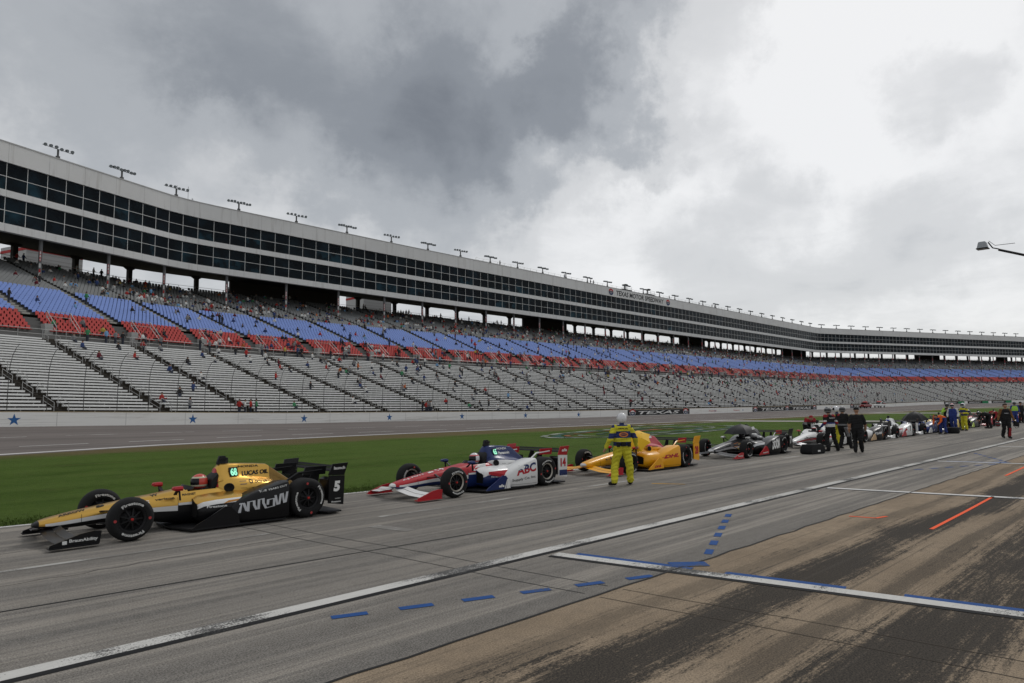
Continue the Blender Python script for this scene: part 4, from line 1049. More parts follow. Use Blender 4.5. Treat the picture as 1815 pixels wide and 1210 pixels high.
def car_meshes():
    N = 60; xs = np.r_[np.linspace(-1.14, -.95, 6), np.linspace(-.9, .9, 22), np.linspace(.95, 1.8, 26), np.linspace(1.9, 3.2, 10)]
    rings = []; notch = []
    for x in xs:
        hw, zb, zt = curve(BX, BHW, x), curve(BX, BZB, x), curve(BX, BZT, x); zc = (zb + zt) / 2; hz = (zt - zb) / 2; r = []; nt = []
        for k in range(N):
            a = 2 * math.pi * (k + .5) / N; c, s_ = math.cos(a), math.sin(a); e = .55
            y = hw * math.copysign(abs(c) ** e, c); z = zc + hz * math.copysign(abs(s_) ** (e if s_ < 0 else .72), s_)
            if s_ > 0: y *= 1 - .22 * s_ ** 2
            inn = False
            if 1.0 < x < 1.72 and s_ > 0 and abs(y) < .215 * min(1, (x - .97) / .16):
                z = min(z, .36); inn = True
            r.append((x, y, z)); nt.append(inn)
        rings.append(r); notch.append(nt)
    def pick(i, k):
        i2 = min(i + 1, len(xs) - 1); x = xs[min(i, len(xs) - 1)]
        if notch[i][k] or notch[i2][k]: return 3
        zm = (rings[i][k][2] + rings[i][(k + 1) % N][2]) / 2; zb, zt = curve(BX, BZB, x), curve(BX, BZT, x); fr = (zm - zb) / (zt - zb)
        c0 = .36 if x < .4 else .36 + .22 * min(1, (x - .4) / .9)
        if fr < c0: return 2
        if fr < c0 + .13 and x > -1.0: return 1
        return 0 if x > -1.09 else 4
    b = MB(); b.loft(rings, 0, True, True, pick); CARM['body'] = b.mesh('body', [P['white']] * 5, True, 50)
    # engine cover with its tall spine
    st = [(1.58, .17, .66, .085, .80), (1.62, .22, .68, .10, .96), (1.70, .29, .705, .105, 1.035), (1.85, .345, .71, .10, 1.035), (2.1, .37, .70, .08, 1.02), (2.35, .365, .67, .058, 1.0), (2.58, .335, .635, .045, .975), (2.64, .32, .62, .04, .94), (2.9, .26, .555, .033, .76), (3.14, .19, .48, .03, .60), (3.3, .13, .43, .03, .48)]
    rings = []
    for x, hb, zs, sw, zt in st:
        half = [(hb, .40), (hb * 1.0, zs - .10), (hb * .93, zs - .02), (hb * .75, zs + .03), (sw * 1.9, zs + .25 * (zt - zs)), (sw * 1.25, zs + .55 * (zt - zs)), (sw, zs + .85 * (zt - zs)), (sw * .7, zt - .012), (0, zt)]
        rings.append([(x, y, z) for y, z in half] + [(x, -y, z) for y, z in reversed(half[:-1])])
    b = MB(); b.loft(rings, 0, True, True, lambda i, k: 1 if i < 1 else (2 if (i >= 7 and 3 <= k <= 12) else (0 if 2 <= k <= 13 else 3)))
    CARM['engine_cover'] = b.mesh('engine_cover', [P['white']] * 4, True, 42)
    for side, sg in (('n', -1), ('f', 1)):
        stn = [(1.12, .30, .60, .16, .43), (1.2, .30, .67, .10, .475), (1.4, .32, .725, .06, .50), (1.8, .34, .75, .05, .51), (2.2, .34, .74, .05, .49), (2.6, .28, .64, .06, .44), (2.95, .20, .48, .08, .38), (3.2, .15, .34, .1, .33)]
        rings = []
        for x, yi, yo, zb, zt in stn:
            sec = [(yi, zb), (yo - .08, zb), (yo - .01, zb + .08), (yo + .01, (zb + zt) / 2), (yo - .01, zt - .10), (yo - .06, zt - .03), (yo - .16, zt + .01), (yi + .05, zt + .055), (yi, zt + .055)]
            rings.append([(x, sg * y, z) for y, z in sec])
        b = MB(); b.loft(rings, 0, True, True, lambda i, k: 2 if k in (5, 6, 7) else (1 if k == 4 else 0)); CARM['side_pod_' + side] = b.mesh('side_pod', [P['white']] * 3, True, 45)
        b = MB(); b.add([(1.115, sg * y, z) for y, z in ((.34, .19), (.57, .19), (.585, .38), (.53, .42), (.35, .45))], [(0, 1, 2, 3, 4)]); CARM['pod_inlet_' + side] = b.mesh('pod_inlet', M_hole)
        # fairing ahead of the rear wheel
        stn = [(1.52, .55, .77, .08, .26, .30), (1.7, .50, .84, .07, .40, .44), (1.95, .46, .905, .07, .53, .55), (2.25, .42, .945, .07, .635, .64), (2.5, .40, .96, .07, .70, .69), (2.60, .42, .96, .08, .715, .70)]
        rings = []
        for x, yi, yo, zb, zt, zi in stn:
            sec = [(yi, zb), (yo - .02, zb), (yo, zb + .03), (yo + .004, zb + .5 * (zt - zb)), (yo - .012, zt - .07), (yo - .04, zt - .02), (yo - .10, zt), (yi + .1, zi), (yi, zi - .05)]
            rings.append([(x, sg * y, z) for y, z in sec])
        b = MB(); b.loft(rings, 0, True, True, lambda i, k: 1 if k in (5, 6, 7) else 0); CARM['rear_pod_' + side] = b.mesh('rear_wheel_fairing', [P['white']] * 2, True, 38)
        # plate and pod behind the rear wheel
        b = MB(); y0, y1 = (.935, .965)
        b.prism([(3.395, .22), (3.72, .17), (3.745, .72), (3.41, .74)], sg * y0, sg * y1, 0)
        CARM['guard_' + side] = b.mesh('wheel_guard', [P['white']])
        b = MB(); b.loft([[(x, sg * y, z) for y, z in ((.60, zb), (.93, zb), (.93, zt), (.60, zt))] for x, zb, zt in ((3.40, .30, .66), (3.50, .24, .70), (3.70, .20, .66))], 0); CARM['guard_core_' + side] = b.mesh('guard_core', [P['white']])
        b = MB(); yy = [(.955, .745), (.985, .96)]
        pts = [(3.40, .955, .745), (3.74, .955, .725), (3.80, .995, .965), (3.47, .985, .955)]
        b.add([(x, sg * y, z) for x, y, z in pts] + [(x, sg * (y - .028), z) for x, y, z in pts], [(0, 1, 2, 3), (7, 6, 5, 4), (0, 4, 5, 1), (1, 5, 6, 2), (2, 6, 7, 3), (3, 7, 4, 0)]); CARM['wing_endplate_' + side] = b.mesh('wing_endplate', [P['white']])
        b = MB(); b.tube([(2.62, sg * .66, .64), (2.95, sg * .60, .80), (3.45, sg * .60, .83)], .022, 8); CARM['guard_strut_' + side] = b.mesh('guard_strut', [P['white']], True, 40)
        # inner fin of the wheel guard, seen over the far wheel
        b = MB(); b.prism([(3.05, .76), (3.52, .74), (3.55, .90), (3.10, .90)], sg * .585, sg * .615, 0); CARM['guard_fin_' + side] = b.mesh('guard_fin', [P['white']])
        b = MB(); b.prism([(.92, .055), (1.72, .055), (1.70, .20), (1.56, .36), (1.46, .37), (1.2, .22), (1.0, .12)], sg * .875, sg * .905, 0); CARM['deflector_' + side] = b.mesh('deflector', [P['white']])
        b = MB(); b.prism([(-1.10, .045), (-.44, .045), (-.42, .225), (-.52, .238), (-.70, .21), (-.90, .145), (-1.08, .09)], sg * .92, sg * .945, 0)
        b.box(-1.10, -.46, min(sg * .84, sg * .99), max(sg * .84, sg * .99), .035, .050); CARM['front_endplate_' + side] = b.mesh('front_endplate', [P['white']])
        # front wing halves: swept planes drooping from the nose
        b = MB()
        for (x0, ch, dz, th) in ((-1.06, .16, 0, .018), (-.90, .11, .035, .012)):
            rings = []
            for y, zz, xo in ((.10, .205, .0), (.30, .175, -.01), (.55, .125, .02), (.92, .105, .05)):
                z = zz + dz; x = x0 + xo
                rings.append([(x, sg * y, z), (x + ch * .35, sg * y, z + th), (x + ch, sg * y, z + .028 + dz * .3), (x + ch * .4, sg * y, z - th * .3)])
            b.loft(rings, 0)
        CARM['front_wing_' + side] = b.mesh('front_wing', [P['white']], True, 30)
        b = MB(); b.loft([[(x, sg * y + dy, .70 + dz) for dy, dz in ((-r * 1.6, 0), (-r * 1.2, r * .7), (r * 1.2, r * .7), (r * 1.6, 0), (r * 1.2, -r * .7), (-r * 1.2, -r * .7))] for x, y, r in ((.72, .50, .012), (.75, .50, .045), (.84, .50, .05), (.88, .50, .05))]); CARM['mirror_' + side] = b.mesh('mirror', [P['white']], True, 40)
        b = MB(); b.bar((.83, sg * .47, .68), (.84, sg * .31, .58), .05, .018); b.bar((.84, sg * .50, .67), (.86, sg * .50, .50), .04, .02); CARM['mirror_stalk_' + side] = b.mesh('mirror_stalk', M_carbon)
        b = MB(); b.lathe([(.085, 0), (.078, -.012), (.062, -.008), (.001, .0)], 18, c=(0, 0, 0), pick=lambda i, k: 0 if i == 0 else 1); CARM['hole'] = b.mesh('cooling_duct', [M_carbon, M_hole], True)
        arms = [((.0 - .28, .20, .24), (.0, .70, .22)), ((.26, .22, .22), (.02, .70, .22)), ((-.25, .19, .42), (.0, .70, .45)), ((.28, .23, .44), (.02, .70, .45)), ((-.02, .18, .47), (.02, .68, .24))]
        for n, (p, q) in enumerate(arms):
            b = MB(); b.bar((p[0], sg * p[1], p[2]), (q[0], sg * q[1], q[2]), .05, .016); CARM[f'farm{n}_{side}'] = b.mesh('suspension_arm', M_alu)
        arms = [((2.72, .22, .22), (3.0, .66, .22)), ((3.2, .2, .22), (3.02, .66, .22)), ((2.75, .2, .40), (3.0, .66, .46)), ((3.2, .16, .38), (3.02, .66, .46))]
        for n, (p, q) in enumerate(arms):
            b = MB(); b.bar((p[0], sg * p[1], p[2]), (q[0], sg * q[1], q[2]), .05, .02); CARM[f'rarm{n}_{side}'] = b.mesh('suspension_arm', M_alu)
    b = MB(); hw = [(.75, .28), (.92, .90), (1.5, .92), (2.55, .95), (2.62, .60), (3.3, .60), (3.42, .90), (3.72, .90), (3.75, .5)]
    pts = [(x, -y) for x, y in hw] + [(x, y) for x, y in reversed(hw)]; n = len(pts)
    b.add([(x, y, .030) for x, y in pts] + [(x, y, .058) for x, y in pts], [tuple(range(n)), tuple(range(n, 2 * n))] + [(i, (i + 1) % n, (i + 1) % n + n, i + n) for i in range(n)]); CARM['floor'] = b.mesh('floor_pan', M_carbon)
    b = MB(); b.loft([[(x, -w, z0), (x, w, z0), (x, w * .8, z1), (x, -w * .8, z1)] for x, w, z0, z1 in ((2.9, .20, .1, .42), (3.3, .16, .14, .40), (3.7, .12, .20, .36), (3.92, .09, .22, .33))]); CARM['gearbox'] = b.mesh('gearbox', M_carbon)
    b = MB(); b.box(3.915, 3.93, -.05, .05, .24, .31); CARM['rain_light'] = b.mesh('rain_light', mat('rain_light_red', (.25, .01, .01), .3))
    b = MB(); b.loft([[(3.54, y, .80), (3.58, y, .822), (3.76, y, .838), (3.62, y, .80)] for y in (-.955, 0, .955)]); b.loft([[(3.72, y, .85), (3.74, y, .862), (3.80, y, .885), (3.75, y, .855)] for y in (-.955, 0, .955)])
    for y in (-.15, .15): b.prism([(3.3, .40), (3.62, .34), (3.66, .82), (3.54, .82)], y - .012, y + .012)
    CARM['rear_wing'] = b.mesh('rear_wing', [P['white']])
    b = MB(); b.loft([[(x, -w, z), (x, w, z), (x, w * .7, z + h), (x, -w * .7, z + h)] for x, w, z, h in ((1.66, .035, 1.02, .05), (1.70, .045, 1.03, .14), (1.80, .045, 1.03, .14), (1.86, .02, 1.03, .06))]); b.box(1.70, 1.84, -.06, .06, 1.10, 1.135); CARM['roll_hoop_camera'] = b.mesh('roll_hoop_camera', M_carbon)
    b = MB(); b.loft([[(x, -w, .55), (x, w, .55), (x, w, z), (x, w * .6, z + .03), (x, -w * .6, z + .03), (x, -w, z)] for x, w, z in ((1.50, .17, .70), (1.54, .19, .80), (1.62, .17, .86))]); CARM['headrest'] = b.mesh('headrest', M_carbon, True, 40)
    b = MB(); rings = []
    for a in np.linspace(-80, 80, 13):
        rings.append([(1.20 - .20 * math.cos(R(a)), .19 * math.sin(R(a)), .63), (1.24 - .17 * math.cos(R(a)), .17 * math.sin(R(a)), .63 + .085 * math.cos(R(a * .8)))])
    b.loft(rings, 0, False, False); CARM['windscreen'] = b.mesh('windscreen', mat('aeroscreen_smoke', (.02, .02, .022), .1, var=0), True)
    b = MB(); b.tube([(1.15, .11 * math.cos(a), .60 + .07 * math.sin(a)) for a in np.linspace(0, 2 * math.pi, 14)], .014, 6); b.box(1.13, 1.16, -.10, .10, .58, .63); CARM['steering_wheel'] = b.mesh('steering_wheel', M_carbon, True, 40)
    b = MB(); b.add([(1.84, 0, .80), (1.99, 0, .80), (1.99, 0, .955), (1.84, 0, .955)], [(0, 1, 2, 3)])
    # wheels
    for nm, r, w in (('front', .333, .265), ('rear', .357, .375)):
        h = w / 2; rr = .205
        prof = [(rr, -h + .03), (rr + .012, -h + .012), (rr + .05, -h), (r - .055, -h + .004), (r - .018, -h + .030), (r, -h + .075), (r + .002, 0), (r, h - .075), (r - .018, h - .030), (r - .055, h - .004), (rr + .05, h), (rr + .012, h - .012), (rr, h - .03), (rr, -h + .03)]
        b = MB(); b.lathe(prof, 44); CARM['tyre_' + nm] = b.mesh('tyre', M_tyre, True, 35)
        b = MB()
        b.lathe([(rr, -h + .03), (rr - .008, -h + .028), (rr - .03, -h + .05), (rr - .035, -h + .10), (.14, -h + .13), (.07, -h + .095), (.055, -h + .05), (.045, -h + .045), (.001, -h + .045)], 30, pick=lambda i, k: 0 if i < 2 else 1)
        b.lathe([(rr, h - .03), (rr - .03, h - .05), (.10, h - .12), (.001, h - .12)], 24, mi=1)
        for k in range(9):
            a = 2 * math.pi * k / 9; c, s_ = math.cos(a), math.sin(a)
            b.bar((.05 * c, -h + .07, .05 * s_), (.172 * c, -h + .095, .172 * s_), .022, .03, 1, up=(0, 1, 0))
        CARM['rim_' + nm] = b.mesh('rim', [M_carbon, M_carbon], True, 35)
        b = MB(); b.lathe([(.024, -h + .045), (.022, -h + .02), (.015, -h + .015), (.001, -h + .015)], 12); CARM['nut_' + nm] = b.mesh('wheel_nut', mat('nut_red', (.42, .03, .025), .35, .3), True, 40)
        vs, fs, _ = text_mesh('Firestone', .03, 0); b = MB(); r0, r1 = r - .108, r - .060
        for base in (20,):
            V = []
            for a, c in vs:
                th = R(base + 78 * a); rad = r0 + (r1 - r0) * c; V.append((rad * math.sin(th), -h - .004, rad * math.cos(th)))
            b.add(V, fs)
        CARM['letter_' + nm] = b.mesh('tyre_lettering', M_tlet, fix=False)
        b = MB()
        for base in (150,):
            th = R(base); cx, cz = (r - .085) * math.sin(th), (r - .085) * math.cos(th)
            b.add([(cx + .024 * math.cos(a), -h - .004, cz + .024 * math.sin(a)) for a in np.linspace(0, 2 * math.pi, 10)[:-1]], [tuple(range(9))])
        CARM['emblem_' + nm] = b.mesh('tyre_emblem', mat('emblem_red', (.40, .05, .05), .7), fix=False)
car_meshes()
_bvh = {}
def host_bvh(key):
    if key not in _bvh:
        me = CARM[key]; _bvh[key] = BVHTree.FromPolygons([v.co for v in me.vertices], [tuple(p.vertices) for p in me.polygons])
    return _bvh[key]
def decal(parent, host, mb2, x0, x1, z0, z1, slope, m, name='lettering', off=.006):
    """lay flat artwork (unit box) on the near side of a car part"""
    vs, fs = mb2; bv = host_bvh(host); out = []
    for a, c in vs:
        x = x0 + (x1 - x0) * a; z = z0 + (z1 - z0) * c + slope * (x - x0)
        hit = bv.ray_cast(Vector((x, -3, z)), Vector((0, 1, 0)))
        y = hit[0].y if hit[0] is not None else None; out.append([x, y, z])
    ys = [o[1] for o in out if o[1] is not None]
    if not ys: return None
    md = float(np.median(ys))
    for o in out:
        if o[1] is None or abs(o[1] - md) > .12: o[1] = md
        o[1] -= off
    b = MB(); b.add(out, fs); return b.build(name, m, parent, fix=False)
def txt(s, bold=.02, shear=0.0): v, f, _ = text_mesh(s, bold, shear); return v, f
def stroke(paths, w):
    """flat artwork of thick strokes in a unit box"""
    V = []; F = []
    for pts in paths:
        P_ = [Vector((x, y, 0)) for x, y in pts]; L_ = []; 
        for i, p in enumerate(P_):
            d0 = (P_[i] - P_[i - 1]).normalized() if i else (P_[1] - P_[0]).normalized(); d1 = (P_[i + 1] - P_[i]).normalized() if i < len(P_) - 1 else d0
            n0 = Vector((-d0.y, d0.x, 0)); n1 = Vector((-d1.y, d1.x, 0)); m = (n0 + n1); m = m.normalized() if m.length > .05 else n0; k = min(1.6, 1 / max(.35, m.dot(n0)))
            L_.append((p + m * w * k, p - m * w * k))
        o = len(V)
        for a, c in L_: V += [(a.x, a.y), (c.x, c.y)]
        F += [(o + 2 * i, o + 2 * i + 1, o + 2 * i + 3, o + 2 * i + 2) for i in range(len(P_) - 1)]
    return V, F
RECT = ([(0, 0), (.25, 0), (.5, 0), (.75, 0), (1, 0), (0, 1), (.25, 1), (.5, 1), (.75, 1), (1, 1)], [(i, i + 1, i + 6, i + 5) for i in range(4)])
def poly(pts): return (pts, [tuple(range(len(pts)))])
M_dw = mat('decal_white', (.72, .72, .70), .5, var=.03); M_dk = mat('decal_black', (.012, .012, .013), .5, var=0); M_dr = mat('decal_red', (.42, .02, .03), .5, var=.03)
M_dn = mat('decal_navy', (.016, .03, .115), .5, var=.03); M_dg = mat('decal_silver', (.50, .51, .53), .45, var=.03); M_led = mat('led_green', (.35, .95, .65), .4, var=0, emit=.45); M_do = mat('decal_orange', (.62, .2, .04), .5)
M_dbl = mat('decal_blue', (.03, .07, .28), .5); M_dy = mat('decal_yellow', (.75, .5, .05), .5)
def obj_mats(o, mats):
    for i, m in enumerate(mats):
        if i < len(o.material_slots): o.material_slots[i].link = 'OBJECT'; o.material_slots[i].material = m
def helmet_mesh(shell, visor=True):
    b = MB(); n = 20; rings = []; vm = []
    for i in range(13):
        ph = math.pi * (i + .5) / 13; zz = math.cos(ph) * .135 + .0; rr = math.sin(ph)
        rings.append([(-.145 * rr * math.cos(2 * math.pi * k / n) * (1.08 if math.cos(2 * math.pi * k / n) > 0 else 1), .118 * rr * math.sin(2 * math.pi * k / n), zz - (.02 * rr if zz < 0 else 0)) for k in range(n)])
    def pick(i, k):
        a = (360 * (k + .5) / n + 180) % 360 - 180
        if visor and 4 <= i <= 6 and abs(a) < 80: return 1
        if i >= 10: return 1
        if i in (3, 7): return 2
        return 0
    b.loft(rings, 0, True, True, pick); return b
def driver(car_loc, helm, trim, label, s=1.0):
    """seated driver: shoulders and arms as one body, a full-face helmet on top; faces -x"""
    root = empty('person', (car_loc[0] + 1.36, car_loc[1], car_loc[2] + .12)); tag(root, label, 'person', 'drivers sitting in the cars')
    b = MB(); rg = [ring((.18, 0, .0), .12, .17), ring((.15, 0, .20), .12, .19), ring((.10, 0, .38), .11, .21), ring((.06, 0, .46), .09, .17), ring((.03, 0, .50), .065, .07), ring((.0, 0, .56), .07, .07)]
    b.loft(rg, 0)
    for sg in (-1, 1): b.tube([(.08, sg * .17, .40), (-.10, sg * .22, .28), (-.22, sg * .10, .44)], [.06, .05, .04], 8)
    b.build('body', mat('driver_suit', (.03, .03, .04), .8), root, True)
    h = helmet_mesh(None); o = h.build('helmet', [helm, mat('visor_dark', (.01, .01, .012), .1, var=0), trim], root, True, 40); o.location = (.0, 0, .625)
    return root
CARC = [0]
def race_car(u, v, liv, label, decals=(), drv=None, rimcol=None, yaw=0.0):
    loc = (u, v, 0.004); root = empty('race_car', loc, yaw); tag(root, label, 'race car', 'race cars lined up along the pit lane')
    g = lambda k, d='black': P[liv.get(k, d)]
    A = liv.get('A', 'black')
    def put(key, name, mats=None):
        o = place(name, CARM[key], root)
        if mats: obj_mats(o, mats)
        return o
    H = {}
    H['body'] = put('body', 'body', [g('N'), g('S'), g('L'), M_hole, g('T', liv.get('N', 'black'))])
    H['engine_cover'] = put('engine_cover', 'engine_cover', [g('A'), g('AF'), g('AR', A), g('AB', A)])
    for sd in ('n', 'f'):
        H['side_pod_' + sd] = put('side_pod_' + sd, 'side_pod', [g('L'), g('S'), g('M', A)]); place('pod_inlet', CARM['pod_inlet_' + sd], H['side_pod_' + sd])
        H['rear_pod_' + sd] = put('rear_pod_' + sd, 'rear_wheel_fairing', [g('P'), g('PT', liv.get('P', 'black'))])
        H['guard_' + sd] = put('guard_' + sd, 'wheel_guard', [g('RE')]); o = put('guard_core_' + sd, 'guard_core', [P['black']]); o.parent = H['guard_' + sd]
        o = place('guard_fin', CARM['guard_fin_' + sd], H['guard_' + sd]); obj_mats(o, [g('GF')])
        o = place('guard_strut', CARM['guard_strut_' + sd], H['guard_' + sd]); obj_mats(o, [g('GS')])
        H['wing_endplate_' + sd] = put('wing_endplate_' + sd, 'wing_endplate', [g('RU')])
        H['deflector_' + sd] = put('deflector_' + sd, 'deflector', [g('D')])
        H['front_endplate_' + sd] = put('front_endplate_' + sd, 'front_endplate', [g('FE')])
        put('front_wing_' + sd, 'front_wing', [g('FW')])
        m_ = put('mirror_' + sd, 'mirror', [g('MR')]); place('mirror_stalk', CARM['mirror_stalk_' + sd], m_)
        for n in range(5): put(f'farm{n}_{sd}', 'suspension_arm')
        for n in range(4): put(f'rarm{n}_{sd}', 'suspension_arm')
        sg = -1 if sd == 'n' else 1
        o = put('hole', 'cooling_duct'); o.location = (1.74, sg * .378, .625); o.rotation_euler = (R(-12) * -sg, 0, 0 if sg < 0 else R(180)); o.scale = (1.15, 1, .95)
    put('floor', 'floor_pan'); put('gearbox', 'gearbox'); put('rain_light', 'rain_light'); put('rear_wing', 'rear_wing', [M_matt])
    put('roll_hoop_camera', 'roll_hoop_camera'); put('headrest', 'headrest'); put('windscreen', 'windscreen'); put('steering_wheel', 'steering_wheel')
    for nm, x, ax in (('front', 0, .965 - .1325), ('rear', 3.0, .965 - .1875)):
        for sg in (-1, 1):
            rim = place('wheel', CARM['rim_' + nm], root, (x, sg * ax, .335 if nm == 'front' else .359)); obj_mats(rim, [rimcol or M_carbon, M_carbon])
            CARC[0] += 1; rot = (CARC[0] * 67) % 360 if not (nm == 'front' and sg < 0) else 300
            for ky, nn, ad in (('tyre_', 'tyre', 0), ('nut_', 'wheel_nut', 0), ('letter_', 'tyre_lettering', 0), ('emblem_', 'tyre_emblem', 0), ('letter_', 'tyre_lettering', 180), ('emblem_', 'tyre_emblem', 180)):
                o = place(nn, CARM[ky + nm], rim); o.rotation_euler = (0, R(rot + ad), 0)
    for (host, art, x0, x1, z0, z1, sl, m) in list(decals) + (GAPS if u < 27 else []):
        if host == 'TOP':
            bv = host_bvh('body'); vs, fs = art; mb = MB()
            mb.add([(x0 + (x1 - x0) * a, z0 + (z1 - z0) * c, (bv.ray_cast(Vector((x0 + (x1 - x0) * a, z0 + (z1 - z0) * c, 3)), Vector((0, 0, -1)))[0] or Vector((0, 0, .5))).z + .006) for a, c in vs], fs); mb.build('lettering', m, H['body'], fix=False); continue
        if host == 'LED':
            hp = H['engine_cover']; pl = decal(hp, 'engine_cover', RECT, x0, x1, z0, z1, sl, M_dk, 'led_panel', .012)
            dx = (x1 - x0); decal(hp, 'engine_cover', txt(art, .045), x0 + dx * .1, x1 - dx * .1, z0 + .012, z1 - .012, sl, M_led, 'led_digits', .03)
        else:
            hk = host if host in CARM else host + '_n'; decal(H[hk], hk, art, x0, x1, z0, z1, sl, m)
    if drv: driver((u, v, 0), *drv)
    return root
_ln = lambda pts: stroke([pts], .5)
VL = ([(0, 0), (1, 0), (0, .25), (1, .25), (0, .5), (1, .5), (0, .75), (1, .75), (0, 1), (1, 1)], [(0, 1, 3, 2), (2, 3, 5, 4), (4, 5, 7, 6), (6, 7, 9, 8)])
HL = (RECT[0], RECT[1]); M_gap = mat('panel_gap', (.006, .006, .006), .8, var=0)
GAPS = [('engine_cover', VL, 2.0, 2.006, .60, .98, 0, M_gap), ('engine_cover', HL, 1.72, 2.9, .60, .606, -.04, M_gap), ('body', VL, .90, .906, .25, .58, 0, M_gap), ('body', VL, -.52, -.514, .24, .40, 0, M_gap), ('side_pod', VL, 1.80, 1.806, .10, .42, 0, M_gap), ('rear_pod', HL, 1.72, 2.58, .115, .121, 0, M_gap)]
ARROW = stroke([[(.0, .02), (.035, .66), (.085, .66), (.14, .10)], [(.165, .05), (.175, .72), (.285, .74), (.285, .45), (.33, .12), (.375, .12), (.385, .78), (.475, .80), (.475, .50), (.53, .10), (.70, .16), (.705, .70), (.575, .68), (.565, .32)],
                [(.735, .92), (.775, .22), (.815, .24), (.855, .95), (.895, .97), (.925, .28), (.96, .30), (1.0, 1.05)]], .026)
_v, _f = txt('ABC', .04)
def _cut(keep):
    vs = []; fs = []
    for f in _f:
        p = [(_v[i][0], _v[i][1]) for i in f]; out = []
        for i in range(3):
            a, c = p[i], p[(i + 1) % 3]; ka, kc = keep(a[1]), keep(c[1])
            if ka: out.append(a)
            if ka != kc: t = (.5 - a[1]) / (c[1] - a[1]); out.append((a[0] + (c[0] - a[0]) * t, .5))
        if len(out) > 2: o = len(vs); vs += out; fs.append(tuple(range(o, o + len(out))))
    return vs, fs
ABC_LO, ABC_HI = _cut(lambda c: c <= .5), _cut(lambda c: c >= .5)
hm = lambda n, c: mat('helmet_' + n, c, .25, var=.03, coat=.6)
VC = 12.87
RIMS = mat('rim_silver', (.42, .39, .34), .4, .5)
race_car(3.52, VC, dict(N='gold', S='white', L='black', T='black', A='gold', AF='red', AR='dark_gold', AB='gold', M='gold', P='black', RE='black', RU='black', D='black', FE='black', FW='black', RW='black', MR='red', GF='black', GS='black'),
    'gold and black race car number 5 at the front of the line',
    [('rear_pod', ARROW, 1.73, 2.56, .22, .46, .06, M_dg), ('rear_pod', txt('FIVE YEARS OUT', .005), 2.08, 2.56, .545, .575, .16, M_dw), ('engine_cover', txt('LUCAS OIL', .035, .12), 2.07, 2.62, .795, .875, .0, M_dk),
     ('engine_cover', txt('HONDA', .02), 2.02, 2.42, .945, .985, -.03, M_dk), ('LED', '68', 1.83, 1.99, .80, .96, 0, None), ('engine_cover', txt('O', .03), 2.13, 2.21, .665, .735, 0, M_dk), ('engine_cover', txt('oculus', .02), 2.24, 2.50, .665, .72, -.02, M_dk),
     ('engine_cover', RECT, 1.96, 2.08, .655, .715, 0, mat('decal_badge', (.05, .05, .12), .5)), ('guard', txt('5', .06, .1), 3.50, 3.64, .43, .63, 0, M_dw), ('wing_endplate', txt('launch', .03), 3.50, 3.74, .845, .905, 0, M_dw), ('guard', txt('Firestone', .03), 3.46, 3.66, .225, .255, 0, M_dw), ('guard', txt('verizon', .01), 3.53, 3.65, .29, .31, 0, M_dw),
     ('front_endplate', txt('BraunAbility', .025), -.84, -.47, .09, .15, 0, M_dw), ('front_endplate', RECT, -.93, -.87, .085, .135, 0, M_dw), ('side_pod', txt('Firestone', .03), 1.24, 1.56, .345, .385, .0, M_dw), ('body', txt('MAGNET', .02), .98, 1.2, .545, .58, .02, M_dk), ('body', txt('G', .03), .40, .46, .47, .52, 0, M_dw), ('TOP', txt('ARROW', .03), -.82, -.45, -.13, -.06, 0, M_dk), ('TOP', txt('5', .04), -.30, -.18, -.13, -.04, 0, M_dk), ('TOP', txt('LUCAS', .03), .05, .35, -.16, -.08, 0, M_dk), ('TOP', txt('W', .03), .50, .62, -.16, -.08, 0, M_dk), ('body', txt('verizon', .02), .55, .85, .50, .535, .03, M_dk), ('side_pod', poly([(0, 0), (.5, .5), (1, .6), (.6, 1), (.2, .8)]), 1.5, 2.0, .40, .455, 0, mat('decal_gold', (.40, .18, .04), .4, .4))],
    (hm('red', (.55, .06, .04)), hm('cream', (.6, .55, .4)), 'driver in a red and white helmet in the gold number 5 car'))
